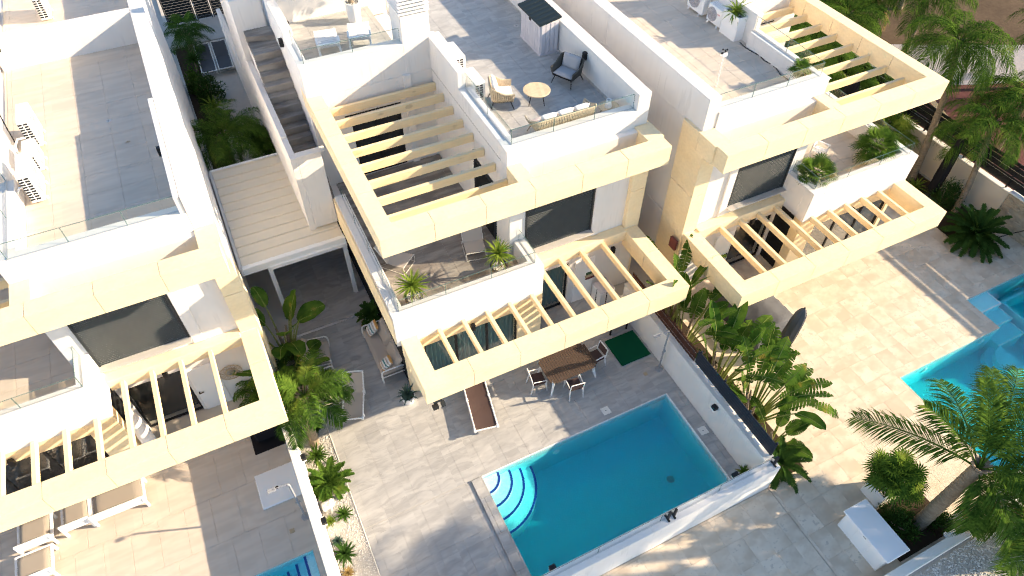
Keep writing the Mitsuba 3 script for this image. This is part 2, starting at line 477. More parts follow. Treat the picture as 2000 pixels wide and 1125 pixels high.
def sliding_door(key, x0, x1, y, z0, z1, T, leaves=2, inside=0, name='sliding_door'):
    fr = MB(T)
    fw = .06
    fr.box(x0, x0+fw, y-.05, y+.02, z0, z1, .004).box(x1-fw, x1, y-.05, y+.02, z0, z1, .004).box(x0+fw, x1-fw, y-.05, y+.02, z1-fw, z1, .004).box(x0+fw, x1-fw, y-.05, y+.02, z0, z0+.05, .004)
    w = (x1-x0)/leaves
    for i in range(1, leaves):
        fr.box(x0+w*i-.04, x0+w*i+.04, y-.045, y+.015, z0+.05, z1-fw, .004)
    k = put(key, name, fr, 'blackmetal')
    for i in range(leaves):
        put(k, 'pane', MB(T).quad((x0+w*i, y-.01, z0), (x0+w*(i+1), y-.01, z0), (x0+w*(i+1), y-.01, z1), (x0+w*i, y-.01, z1)), 'pane')
    m = MB(T)
    if inside == 2:
        for i in range(int((z1-z0)/.07)):
            m.box(x0, x1, y+.03, y+.045, z0+.07*i, z0+.07*i+.064, 0)
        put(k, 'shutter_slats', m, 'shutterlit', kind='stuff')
    elif inside == 0:
        n = int((x1-x0)*30)
        s = np.linspace(x0, x1, n)
        yy = y+.16+.035*np.sin(s*38+1.3*np.sin(s*5))
        v = np.vstack([np.c_[s, yy, np.full(n, z0)], np.c_[s, yy, np.full(n, z1)]])
        m.add(v, [(i, i+1, n+i+1, n+i) for i in range(n-1)])
        put(k, 'curtain', m, 'curtain', smooth=True)
    else:
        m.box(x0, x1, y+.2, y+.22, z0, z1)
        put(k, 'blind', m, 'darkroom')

def shutter_window(key, x0, x1, y, z0, z1, T, label=None):
    """rolled-down shutter: frame and curved slats"""
    fr = MB(T)
    fr.box(x0-.06, x0, y-.04, y+.05, z0, z1, .005).box(x1, x1+.06, y-.04, y+.05, z0, z1, .005).box(x0-.06, x1+.06, y-.04, y+.05, z1, z1+.06, .005)
    k = put(key, 'window', fr, 'anthracite', label=label)
    m = MB(T)
    h = .068
    n = int((z1-z0)/h)
    for i in range(n):
        z = z0+(z1-z0)*i/n
        e = (z1-z0)/n
        m.quad((x0, y-.006, z+.006), (x1, y-.006, z+.006), (x1, y-.0085, z+e*.5), (x0, y-.0085, z+e*.5))
        m.quad((x0, y-.0085, z+e*.5), (x1, y-.0085, z+e*.5), (x1, y-.006, z+e-.003), (x0, y-.006, z+e-.003))
        m.quad((x0, y+.004, z-.004), (x1, y+.004, z-.004), (x1, y-.006, z+.006), (x0, y-.006, z+.006))
    put(k, 'shutter_slats', m, 'shutter', kind='stuff')
    put(k, 'sill', MB(T).box(x0-.08, x1+.08, y-.24, y-.0, z0-.05, z0-.005, .006), 'cement')

def holed(key, name, x0, x1, y0, y1, z0, z1, holes, m, T, label=None):
    """a wall with openings (xa, xb, za, zb), as one mesh"""
    b, x = MB(T), x0
    for (xa, xb, za, zb) in sorted(holes):
        b.box(x, xa, y0, y1, z0, z1, .008)
        if za > z0+.03:
            b.box(xa, xb, y0, y1, z0, za)
        b.box(xa, xb, y0, y1, zb, z1)
        x = xb
    b.box(x, x1, y0, y1, z0, z1, .008)
    return put(key, name, b, m, label=label)

def villa(key, T, floor, rear, stairs, panels, grout, tilegrid, doors):
    W = lambda name, *b, bev=.012, m='stucco', label=None: put(key, name, MB(T).box(*b, bev), m, label=label)
    # ground floor
    big, small = ((3.35, 6.65, 0.02, 2.30), (7.75, 9.25, 0.02, 2.28)) if doors == 0 else ((2.95, 6.75, 0.02, 2.30), (7.70, 9.40, 0.02, 2.30))
    holed(key, 'ground_floor_wall', 2.75, 7.55, 12.83, 13.22, 0, 2.75, [big], 'stone', T, 'beige stone wall of the ground floor')
    holed(key, 'ground_floor_wall', 7.552, 11.9, 14.0, 14.4, 0, 3.0, [small], 'stucco', T)
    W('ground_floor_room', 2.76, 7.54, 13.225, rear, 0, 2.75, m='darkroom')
    W('ground_floor_room', 7.545, 11.88, 14.405, rear, 0, 2.98, m='stucco')
    W('lintel', 7.552, 11.4, 13.84, 14.2, 2.62, 3.06, m='stone')
    sliding_door(key, big[0], big[1], 12.95, big[2], big[3], T, 3, doors)
    sliding_door(key, small[0], small[1], 14.12, small[2], small[3], T, 1, 1 if doors == 2 else doors)
    k = put(key, 'door', MB(T).box(9.5, 10.3, 13.955, 13.998, 0.02, 2.2, .01), 'whitepaint')
    put(k, 'handle', MB(T).box(9.53, 9.56, 13.90, 13.95, 1.0, 1.05).box(9.53, 9.68, 13.885, 13.91, 1.01, 1.035), 'blackmetal')
    # first floor: balcony, front room, rear body
    W('floor_slab', 2.56, 7.15, 13.22, 20.3, 2.8, F1-.035)
    W('balcony_parapet', 2.53, 7.55, 12.83, 13.22, 2.75, 4.08)
    W('balcony_parapet', 2.56, 2.94, 13.222, 18.83, 2.80, 4.08)
    W('balcony_parapet', 7.152, 7.55, 13.222, 14.2, 2.75, 4.08)
    clad_beam(key, 'side_band', [(2.50, 2.56, 12.86, 18.80, 2.85, 4.02, 1, 4)], T)
    W('upper_floor_wall', 7.0, 11.88, 14.2, 38 if rear > 38 else rear, 3.0, F2-.04)
    holed(key, 'upper_floor_wall', 2.66, 7.0, 20.3, 20.62, 2.8, F2-.04, [(3.95, 5.72, F1, 5.92)], 'stucco', T)
    W('upper_floor_room', 2.67, 6.99, 20.625, rear, 2.8, F2-.05, m='stucco')
    shutter_window(key, 7.62, 10.02, 14.2-.008, 3.42, 5.98, T)
    W('window_reveal', 10.10, 10.42, 14.13, 14.2, 3.10, 6.4)
    clad_beam(key, 'column', [(11.42, 12.0, 14.025, 15.25, 3.0, 6.37, 2, 2), (11.885, 12.0, 14.42, 15.25, 6.372, 7.05, 2, 1), (11.91, 12.0, 14.025, 15.25, 0.0, 2.998, 2, 1)], T)
    fl = put(key, 'balcony_floor', MB(T).box(2.94, 7.15, 13.22, 20.28, F1-.06, F1-.012), grout)
    tiles(fl, [(2.945, 6.99, 13.225, 20.28), (6.99, 7.15, 13.225, 14.19)], F1, *tilegrid, 'stairstone' if stairs else floor, T=T, seed=5, stagger=0)
    balustrade(key, [(2.80, 18.6), (2.80, 13.05), (7.33, 13.05), (7.33, 14.18)], 4.08, .48, T)
    sliding_door(key, 3.95, 5.72, 20.36, F1+.01, 5.92, T, 2, 1)
    W('shutter_box', 3.75, 5.75, 20.262, 20.3, 6.02, 6.05, bev=0, m='blackmetal')
    W('pilaster', 5.95, 6.2, 20.2, 20.3, F1, F2, bev=.01)
    dk = put(key, 'side_door', MB(T).box(6.93, 7.0, 15.15, 16.75, F1+.01, 5.75, .008), 'anthracite')
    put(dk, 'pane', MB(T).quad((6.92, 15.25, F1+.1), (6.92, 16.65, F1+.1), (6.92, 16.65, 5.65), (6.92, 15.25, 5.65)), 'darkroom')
    # frames
    clad_beam(key, 'lower_frame', [(2.65, 11.92, 10.82, 11.36, 2.28, 3.0, 0, 6), (2.65, 3.17, 11.362, 12.83, 2.28, 3.0, 1, 1),
                                   (11.40, 11.92, 11.362, 14.02, 2.28, 3.0, 1, 2)], T)
    clad_beam(key, 'upper_frame', [(2.65, 11.93, 13.10, 13.62, 6.37, 7.06, 0, 6), (2.65, 3.15, 13.622, 21.0, 6.37, 7.06, 1, 5),
                                   (11.42, 12.0, 13.622, 14.41, 6.37, 7.06, 1, 1), (6.99, 7.46, 13.622, 14.39, 6.37, 7.06, 1, 1)], T)
    for x in (3.90, 4.72, 5.54, 6.34, 7.14, 7.95, 8.75, 9.57, 10.43):
        y1 = 12.83 if x < 7.5 else 13.84
        put(key, 'rafter', MB(T).box(x-.06, x+.06, 11.36, y1, 2.70, 2.92, .008), 'wood')
    for y in (14.36, 15.20, 16.02, 16.85, 17.67, 18.49, 19.31, 20.06):
        put(key, 'pergola_beam', MB(T).box(3.15, 6.99, y-.055, y+.055, 6.33, 6.62, .008), 'wood')
    # roof terrace
    W('roof_parapet', 6.99, 11.42, 14.39, 14.83, F2-.04, 7.6)
    W('roof_parapet', 6.99, 7.43, 14.832, 17.90, F2-.04, 7.6)
    W('roof_parapet', 6.99, 7.27, 17.902, 20.6, F2-.04, 8.18)
    for a, b in ((14.43, 20.2), (20.21, 26.4), (26.41, rear)):
        W('roof_parapet', 11.43, 11.89, a, b, F2-.04, 8.18)
    W('coping', 6.96, 11.42, 14.36, 14.86, 7.6, 7.625, m='creampaint')
    fl = put(key, 'roof_floor', MB(T).box(6.99, 11.43, 14.8, rear, F2-.06, F2-.012), grout)
    tiles(fl, [(7.44, 11.42, 14.84, 17.9), (7.28, 11.42, 17.9, 20.6), (7.06, 11.42, 20.6, min(rear, 33))], F2, *tilegrid, floor, T=T, seed=8, most=150, stagger=0)
    sk = MB(T).box(11.405, 11.43, 14.85, rear, F2, F2+.09)
    put(key, 'skirting', sk, floor)
    balustrade(key, [(7.24, 17.88), (7.24, 14.60), (11.40, 14.60)], 7.625, .50, T)
    W('chimney', 6.08, 7.06, 20.302, 21.35, F2-.04, 9.05)
    ck = put(key, 'chimney_louvre', MB(T).box(6.14, 7.0, 20.36, 21.29, 9.05, 9.62), 'fan')
    for i in range(5):
        put(ck, 'slat', MB(T).box(6.05, 7.09, 20.27, 21.38, 9.10+.115*i, 9.15+.115*i, .006), 'whitepaint')
    # rear roof terrace at the left with its own low parapet
    W('roof_parapet', 2.66, 6.08, 20.302, 20.70, F2-.04, 8.12)
    W('roof_parapet', 2.66, 2.98, 20.702, 22.2, F2-.04, 8.12)
    W('roof_parapet', 2.66, 2.98, 22.202, 25.0, F2-.04, 8.45)
    fl = put(key, 'rear_terrace_floor', MB(T).box(2.9, 6.2, 20.6, 26, F2-.04, 7.448), grout)
    tiles(fl, [(2.985, 6.07, 20.705, 24.6)], 7.46, *tilegrid, floor, T=T, seed=9, stagger=0)
    balustrade(key, [(2.86, 21.9), (2.86, 20.50), (6.06, 20.50)], 8.12, .48, T)
    W('stair_house_wall', 2.66, 6.9, 24.6, 24.9, F2, 10.2)
    W('stair_house_wall', 6.6, 6.9, 24.902, 30, F2, 10.2)
    W('coping', 2.64, 6.08, 20.28, 20.72, 8.12, 8.145, m='creampaint')
    if stairs:
        st = put(key, 'stair', MB(T).prism([(19.05, 2.95), (24.2, 6.75), (25.1, 6.75), (25.1, 6.4), (19.5, 2.7)], 0, .94,
                 frame((0, 1, 0), (0, 0, 1), (1, 0, 0), (1.71, 0, 0))), 'stucco')
        n, run, rise = 15, .32, (F2-F1)/15
        for i in range(n):
            put(st, 'step', MB(T).box(1.705, 2.655, 19.2+run*i, 19.2+run*(i+1)+.03, F1+rise*i, F1+rise*(i+1), .006), 'stairstone')
        put(st, 'step', MB(T).prism([(1.705, 24.0), (2.655, 24.0), (2.655, 24.35), (1.705, 24.62)], F2-.16, F2+.02), 'stairstone')
        put(st, 'step', MB(T).prism([(1.705, 24.63), (2.655, 24.36), (2.655, 25.1), (1.705, 25.1)], F2-.16, F2+.22), 'stairstone')
        W('stair_parapet', 1.5, 1.70, 20.0, 25.1, 2.75, 6.12)
        W('stair_parapet', 1.5, 1.70, 18.83, 19.998, 2.75, 6.03)
        W('stair_parapet', 1.5, 2.55, 25.1, 25.3, 2.75, 8.4)
        W('stair_parapet', 1.702, 2.49, 18.83, 19.05, 2.95, 6.03)
        W('stair_parapet', 1.5, 2.64, 25.32, 30, 2.9, 8.3)
        W('coping', 1.70, 2.64, 18.80, 19.07, 6.03, 6.06, m='creampaint')
        W('stair_soffit_wall', 1.5, 1.70, 25.3, 36.5, 0, 2.9)

VM = ident()
VL = np.eye(4); VL[0, 3], VL[1, 3] = -13.08, 1.24
VR = np.diag([-1.0, 1, 1, 1]); VR[0, 3], VR[1, 3] = 25.08, -1.13
v_mid = thing('villa', 'white villa in the middle, grey tiled roof terrace with wicker seats above cream stone frames', 'house', 'white villas in the row')
villa(v_mid, VM, 'greytile', 38, True, 6, 'grout', (0.75, 1.5), 0)
v_left = thing('villa', 'white villa at the left, with an almost empty beige roof terrace', 'house', 'white villas in the row')
villa(v_left, VL, 'beigetile', 34, False, 6, 'groutwarm', (0.9, 0.9), 1)
put(v_left, 'roof_parapet', MB().box(-6.1, -1.66, 26.3, 26.62, 7.0, 8.18, .012), 'stucco')
put(v_left, 'roof_parapet', MB().box(-1.80, -1.66, 15.70, 20.56, 7.0, 8.19, .012), 'stucco')
v_right = thing('villa', 'white villa at the right, with a weather mast on its tan roof terrace', 'house', 'white villas in the row')
villa(v_right, VR, 'beigetile', 36, False, 6, 'groutwarm', (0.9, 0.9), 2)

# ------------------------------------------------------------------ ground, terraces, pools
from shapely.geometry import Polygon, box as sbox
POOL_M = (3.57, 10.41, 5.2, 9.06)
POOL_L = (-9.5, -1.75, 2.0, 9.15)
POOL_R = [(18.09, 1.9), (28.2, 1.9), (28.2, 7.55), (23.1, 7.55), (23.1, 6.08), (18.09, 6.08)]
g = sbox(-400, -300, 500, 600)
for q in (sbox(3.57, 5.2, 10.41, 9.06), sbox(-9.5, 2.0, -1.75, 9.15), Polygon(POOL_R)):
    g = g.difference(q)
setting('ground', MB().prism(g, -0.30, -0.03), 'cement')

def pool(key_label, outline, depth, mats='mosaic'):
    t = thing('swimming_pool', key_label, 'swimming pool')
    P = np.array(outline, float)
    m = MB()
    for a, b in zip(P, np.roll(P, -1, axis=0)):
        m.quad((a[0], a[1], -depth), (b[0], b[1], -depth), (b[0], b[1], -.028), (a[0], a[1], -.028))
    m.prism(Polygon(P).buffer(.0), -depth-.05, -depth)
    put(t, 'basin', m, mats)
    return t

def water(t, outline, z, seed):
    pg = Polygon(outline)
    x0, y0, x1, y1 = pg.bounds
    n = 90
    X, Y = np.meshgrid(np.linspace(x0-.004, x1+.004, n), np.linspace(y0-.004, y1+.004, n), indexing='ij')
    P = np.stack([X, Y, np.zeros_like(X)], -1).reshape(-1, 3)
    h = meshkit.fbm(P*np.array([2.6, 2.6, 1])+seed)
    P[:, 2] = z+.012*(np.asarray(h)-.5)
    i = np.arange(n*n).reshape(n, n)
    q = np.stack([i[:-1, :-1], i[1:, :-1], i[1:, 1:], i[:-1, 1:]], -1).reshape(-1, 4)
    from shapely import contains_xy
    c = P[q].mean(1)
    q = q[contains_xy(pg.buffer(.06), c[:, 0], c[:, 1])]
    put(t, 'water', MB().add(P, q), 'water', smooth=True, interior=WATER)

PM = [(3.57, 5.2), (10.41, 5.2), (10.41, 9.06), (3.57, 9.06)]
pm = pool('turquoise rectangular pool with curved corner steps, in front of the middle villa', PM, 1.45)
water(pm, PM, -.10, 1.0)
for i, r in enumerate((.55, .95, 1.33, 1.72)):
    a = np.linspace(-math.pi/2, 0, 20)
    arc = [(3.575, 9.055)]+[(3.575+r*math.cos(t), 9.055+r*math.sin(t)) for t in a]
    z1 = -.15-.21*i
    s = put(pm, 'step', MB().prism(arc, -1.45, z1), 'stepmosaic')
    o = Polygon([(3.575+r*math.cos(t), 9.055+r*math.sin(t)) for t in a]+[(3.575+(r-.07)*math.cos(t), 9.055+(r-.07)*math.sin(t)) for t in a[::-1]])
    put(s, 'nosing', MB().prism(o, z1-.02, z1+.008), 'bluetile')
put(pm, 'edge_trim', MB().box(3.55, 10.43, 9.06, 9.085, -.10, .008).box(10.41, 10.435, 5.2, 9.06, -.10, .008), 'whitepaint')
put(pm, 'drain', MB().lathe([(.001, .01), (.12, .01), (.13, 0)], (9.4, 6.9, -1.45)), 'fan')
put(pm, 'light', MB().lathe([(.001, .03), (.11, .03), (.13, 0)], (0, 0, 0), 20, frame((1, 0, 0), (0, 0, 1), (0, -1, 0), (6.2, 9.05, -.55))), 'whitepaint')

PL = [(-9.5, 2.0), (-1.75, 2.0), (-1.75, 9.15), (-9.5, 9.15)]
pl = pool('pool corner with dark blue step edges, at the bottom beside the left villa\'s wall', PL, 1.4)
water(pl, PL, -.10, 4.0)
for i in range(4):
    s = put(pl, 'step', MB().box(-2.05-.3*i, -1.755, 7.2, 9.145, -1.4, -.2-.25*i), 'stepmosaic')
    put(s, 'nosing', MB().box(-2.06-.3*i, -1.99-.3*i, 7.2, 9.145, -.22-.25*i, -.19-.25*i), 'bluetile')

pr_ = pool('bright blue stepped pool of the right-hand villa behind the palm', POOL_R, 1.35)
water(pr_, POOL_R, -.08, 7.0)
for i, (a, b, c, d, z) in enumerate(((23.1, 24.3, 6.9, 7.55, -.16), (23.1, 24.4, 6.3, 6.9, -.45), (23.1, 24.5, 5.7, 6.3, -.72))):
    s = put(pr_, 'step', MB().box(a, b, c, d, -1.35, z), 'mosaic')
    put(s, 'nosing', MB().box(a, b, c-.005, c+.05, z-.02, z+.01).box(b-.05, b, c+.05, d, z-.02, z+.01), 'whitepaint')
put(pr_, 'seat_wall', MB().box(24.7, 28, 7.0, 7.10, -1.35, -.45).box(24.7, 24.8, 5.0, 7.0, -1.35, -.45), 'mosaic')
a = np.linspace(math.pi*.5, math.pi*1.5, 20)
for i, r in enumerate((1.05, .8)):
    put(pr_, 'step', MB().prism([(23.2+1.5*0, 5.2)]+[(23.2+r*math.cos(t), 4.9+r*math.sin(t)) for t in a], -1.35, -.75-.25*(1-i)), 'mosaic')
for x in (19.5, 22.4):
    put(pr_, 'light', MB().lathe([(.001, .03), (.11, .03), (.13, 0)], (0, 0, 0), 20, frame((1, 0, 0), (0, 0, 1), (0, -1, 0), (x, 6.07, -.45))), 'whitepaint')

# tiled terraces
tb = setting('middle_terrace', MB().box(-.25, 3.57, 5.2, 23.9, -.06, -.012).box(3.57, 10.95, 9.07, 14.0, -.06, -.012).box(10.42, 10.95, 5.2, 9.07, -.06, -.012), 'grout')
tiles(tb, [(-.22, 3.18, 5.25, 9.06), (-.22, 10.94, 9.09, 12.82), (-.22, 2.74, 12.82, 16.85), (7.55, 10.94, 12.82, 13.99), (-.22, 2.74, 16.97, 23.8)], 0, .75, 1.5, 'greytile', seed=2, stagger=0, gap=.005)
tiles(tb, [(3.20, 3.565, 5.2, 9.06)], .055, .37, 1.2, 'greytile', th=.08, seed=3)
tiles(tb, [(10.44, 10.94, 5.2, 9.06)], .004, .5, 1.2, 'greytile', seed=3)
put(tb, 'channel_drain', MB().box(-.2, 2.7, 16.86, 16.96, -.03, -.004), 'steel')
cb = MB()
for r in ((-10, -1.46, 9.17, 15.3),):
    cb.box(*r, -.06, -.012)
tb = setting('left_terrace', cb.box(-1.73, -1.46, 4, 9.17, -.06, -.012), 'groutwarm')
tiles(tb, [(-10, -1.47, 9.18, 14.05), (-1.73, -1.47, 4, 9.17)], 0, .75, 1.5, 'beigetile', seed=4)
R_RECTS = [(11.3, 18.06, 1.35, 6.1), (11.3, 23.07, 6.1, 7.58), (11.3, 28.4, 7.58, 12.9), (-3, 11.28, 1.35, 4.88)]
cb = MB()
for r in R_RECTS:
    cb.box(*r, -.06, -.012)
tb = setting('travertine_terrace', cb, 'groutwarm')
tiles(tb, R_RECTS, 0, 1.2, .8, 'travertine', gap=.004, seed=6, eye=(6, 0))
setting('driveway', MB().box(-1.2, 2.9, 23.9, 39.0, -.05, 0.0).box(-1.2, 2.9, 39.03, 47, -.05, .10), 'cement')
setting('gravel_bed', MB().box(-1.2, -.25, 7.0, 23.0, -.05, -.004).box(11.3, 30, -6, 1.0, -.05, -.005), 'gravelbed')
setting('soil_bed', MB().box(11.32, 12.75, 4.95, 12.8, -.02, .015).box(25.2, 27.3, 9.9, 30, -.02, .015).box(13.2, 15.4, 1.45, 2.9, -.02, .012).box(-1.1, -.1, 23.9, 39.0, -.02, .015), 'soil')
setting('playground', MB().prism([(28.0, 8), (60, -8), (60, 10), (36.3, 17.35), (31.5, 19.4), (28.0, 20.5)], -.02, .012), 'rubber')
setting('path', MB().prism([(28.0, 20.55), (31.5, 19.45), (36.3, 17.4), (60, 10.05), (70, 10), (41.3, 19.3), (36.1, 21.8), (28.0, 26)], -.02, .016), 'path')
setting('sand', MB().prism([(28.0, 26.05), (36.1, 21.85), (41.3, 19.35), (70, 10.05), (120, 60), (28, 90)], -.02, .010), 'sandm')

# ------------------------------------------------------------------ boundary walls, fences, gate, carport
def wall(label, x0, x1, y0, y1, z1, cat='wall', z0=-.05, m='stucco', cop=True):
    t = thing('garden_wall', label, cat)
    put(t, 'body', MB().box(x0, x1, y0, y1, z0, z1, .012), m)
    if cop:
        put(t, 'coping', MB().box(x0-.015, x1+.015, y0-.015, y1+.015, z1+.0005, z1+.035, .008), 'creampaint')
    return t

wall('white garden wall between the gravel bed and the left villa', -1.45, -1.22, 2.0, 17.2, 1.40)
wall('white garden wall beside the pool below the slatted navy fence', 10.96, 11.27, 5.26, 12.9, 1.42)
wf = wall('white garden wall closing the pool side, with a glass screen on top', -1.2, 11.30, 4.90, 5.245, 1.34, cop=False)
balustrade(wf, [(11.2, 5.10), (3.2, 5.10)], 1.34, .42, None, 'glass_screen', 2.0)
for x in (11.16, 7.62, 7.42):
    put(wf, 'clamp', MB().box(x-.03, x+.03, 5.02, 5.09, 1.34, 1.80, .006).box(x-.03, x+.03, 4.96, 5.19, 1.34, 1.37, .006), 'blackmetal')
wall('pale low garden wall at the bottom right, behind the white storage chest', 11.6, 21, 1.08, 1.32, .55)
wr = wall('cream boundary wall at the right edge beside the playground', 27.5, 27.75, 10.2, 34, 1.55, m='creamwall')
ws = thing('stone_wall', 'rough stone faced wall behind the dark cycad at the right edge', 'wall')
put(ws, 'core', MB().box(27.52, 27.8, 3, 10.19, -.05, 1.6), 'rock')
put(ws, 'coping', MB().box(27.45, 27.82, 3, 10.19, 1.6, 1.66, .01), 'whitepaint')
R = RS(3)
m = MB()
for j in range(9):
    y = 3.0
    while y < 10.1:
        w = R.uniform(.16, .42)
        d = R.uniform(.01, .06)
        m.box(27.52-d, 27.54, y+.012, min(y+w-.012, 10.15), .175*j+.012, .175*(j+1)-.008, .018)
        y += w
put(ws, 'stone', m, 'rock', kind='stuff')

# navy slat fence and brown reed screen on the pool wall
t = thing('slat_fence', 'navy slat fence with white clips on top of the pool wall', 'fence')
for i in range(5):
    put(t, 'slat', MB().box(11.165, 11.195, 5.28, 9.0, 1.50+.125*i, 1.612+.125*i, .006), 'navy')
for y in (5.32, 6.5, 7.7, 8.9):
    put(t, 'post', MB().box(11.195, 11.245, y-.03, y+.03, 1.45, 2.16, .006), 'navy')
for y in np.arange(5.7, 9, .62):
    put(t, 'clip', MB().box(11.10, 11.163, y, y+.26, 1.46, 1.475), 'whitepaint')
t = thing('reed_screen', 'dark brown reed screen on the pool wall beside the shower', 'fence')
m, R = MB(), RS(4)
for y in np.arange(9.05, 12.8, .017):
    m.box(11.17+R.uniform(-.008, .008), 11.185+R.uniform(0, .01), y, y+.014, 1.45, 2.02+R.uniform(-.05, .04))
put(t, 'reeds', m, 'reed', kind='stuff')
put(t, 'wire', MB().box(11.155, 11.165, 9.05, 12.8, 1.6, 1.61).box(11.155, 11.165, 9.05, 12.8, 1.9, 1.91), 'steel')
# black railing on the far right wall
t = thing('railing', 'black slatted railing above the cream boundary wall next to the playground', 'fence')
for y in np.arange(4.2, 33.5, 2.1):
    put(t, 'post', MB().box(27.60, 27.66, y-.03, y+.03, 1.6, 2.75, .005), 'blackmetal')
for i in range(7):
    put(t, 'slat', MB().box(27.665, 27.69, 3.2, 33.5, 1.68+.15*i, (1.80 if i in (2, 5) else 1.825)+.15*i, .004), 'blackmetal')
for z in (2.05, 2.4):
    put(t, 'wire', MB().box(27.588, 27.597, 3.2, 33.5, z, z+.012), 'steel')
# gate
t = thing('driveway_gate', 'dark louvred metal gate across the driveway', 'gate')
for i, (a, b) in enumerate(((-1.0, .55), (.60, 1.45), (1.50, 2.55))):
    lf = put(t, 'leaf', MB().box(a, a+.05, 41.55, 41.62, .1, 2.35, .006).box(b-.05, b, 41.55, 41.62, .1, 2.35, .006), 'anthracite')
    for j in range(15):
        Ms = frame((1, 0, 0), (0, .94, .34), (0, -.34, .94), (0, 41.585, .22+.145*j))
        put(lf, 'slat', MB().box(a+.055, b-.055, -.010, .010, -.082, .082, .004, Ms), 'anthracite')
put(t, 'handle', MB().box(.60, .66, 41.45, 41.54, 1.0, 1.1, .01), 'whitepaint')
# carport roof
t = thing('carport', 'white slatted carport roof on slim posts between the two villas', 'carport')
n = 11
for i in range(n):
    y0, y1 = 18.15+.49*i, 18.15+.49*(i+1)
    put(t, 'roof_panel', MB().box(-1.04, 2.46, y0, y1-.055, 2.86, 2.90, .006).box(-1.04, 2.46, y1-.05, y1-.008, 2.862, 2.945, .006), 'carportcream')
put(t, 'gutter', MB().box(-1.10, 2.48, 17.96, 18.13, 2.62, 2.92, .01).box(-.2, 2.48, 17.90, 17.96, 2.55, 2.70, .01), 'whitepaint')
put(t, 'side_beam', MB().box(-1.15, -1.045, 17.96, 23.6, 2.65, 2.95, .008), 'alu')
put(t, 'rear_beam', MB().box(-1.1, 2.48, 23.56, 23.66, 2.65, 2.95, .008), 'whitepaint')
for (x, y) in ((-.22, 18.05), (2.40, 18.05), (-1.0, 23.6)):
    put(t, 'post', MB().box(x-.075, x+.075, y-.075, y+.075, 0.01, 2.62, .01), 'whitepaint')

# ------------------------------------------------------------------ lamps
for x, y, z, f, l, T in (
        (6.99, 16.6, 6.0, (-1, 0, 0), 'black wall lamp on the balcony wall below the upper pergola beams', None),
        (4.4, 20.29, 6.35, (0, -1, 0), 'black wall lamp above the dark balcony door', None),
        (11.43, 17.53, 7.85, (-1, 0, 0), 'black wall lamp on the roof parapet beside the dark armchair', None),
        (2.65, 22.55, 7.9, (-1, 0, 0), 'black wall lamp over the outside staircase', None),
        (2.98, 23.4, 8.0, (1, 0, 0), 'black wall lamp facing the two plastic sun loungers', None),
        (5.0, 12.80, 2.46, (0, -1, 0), 'black wall lamp over the curtained doors of the middle villa', None),
        (7.75, 13.98, 2.44, (0, -1, 0), 'black wall lamp at the corner of the laundry porch', None),
        (11.0, 13.99, 2.2, (0, -1, 0), 'black wall lamp over the reed-screened end of the laundry porch', None),
        (-1.215, 15.5, 2.0, (1, 0, 0), 'black wall lamp on the left villa beside the banana plant', None),
        (9.0-13.08, 15.22, 2.42, (0, -1, 0), 'black wall lamp above the black doors of the left villa', None),
        (4.8-13.08, 14.05, 2.42, (0, -1, 0), 'black wall lamp at the left villa\'s beige wall', None),
        (16.3, 12.86, 2.42, (0, -1, 0), 'black wall lamp above the dark door of the right villa', None),
        (20.0, 11.69, 2.42, (0, -1, 0), 'black wall lamp between the lower rafters of the right villa', None),
        (-5.9, 26.29, 7.9, (0, -1, 0), 'black wall lamp on the cross parapet of the left roof terrace', None),
        (-1.81, 18.4, 7.8, (-1, 0, 0), 'black wall lamp on the right parapet of the left roof terrace', None)):
    sconce(x, y, z, f, l, T, 1.25)
for i, (x, y, z, f, w) in enumerate(((10.95, 7.45, 1.15, (-1, 0, 0), 'halfway along the pool'), (-1.21, 11.35, 1.25, (1, 0, 0), 'beside the cycad in the gravel'),
                                     (-1.21, 9.2, 1.25, (1, 0, 0), 'beside the small succulents'), (10.0, 5.25, 1.2, (0, 1, 0), 'at the far corner of the pool'),
                                     (3.95, 5.25, 1.2, (0, 1, 0), 'at the near corner of the pool'))):
    d = norm(f)
    M = frame((-d[1], d[0], 0), d, (0, 0, 1), (x, y, z))
    t = thing('garden_light', 'square black and white light on the garden wall '+w, 'wall lamp')
    put(t, 'housing', MB().box(-.09, .09, 0.0, .14, -.03, .10, .008, M), 'blackmetal')
    put(t, 'diffuser', MB().box(-.085, .085, 0.0, .135, -.10, -.032, .006, M), 'whitepaint')
for i, y in enumerate((13.2, 11.15, 9.35)):
    solo('light_strip', 'slim dark strip light on the left villa\'s side of the garden wall, '+('nearest the house', 'middle one', 'nearest the pool')[i], 'light', MB().box(-1.475, -1.452, y-.3, y+.3, 1.0, 1.12, .006), 'anthracite')
t = thing('floodlight', 'pair of black floodlights under the front corner of the middle villa\'s lower frame', 'floodlight')
put(t, 'head', MB().box(2.78, 2.96, 10.66, 10.80, 2.06, 2.2, .01, None), 'blackmetal')
put(t, 'head', MB().box(3.05, 3.17, 10.64, 10.80, 2.08, 2.24, .01, None), 'anthracite')
put(t, 'arm', MB().box(2.85, 3.12, 10.79, 10.84, 2.20, 2.28, .006), 'anthracite')

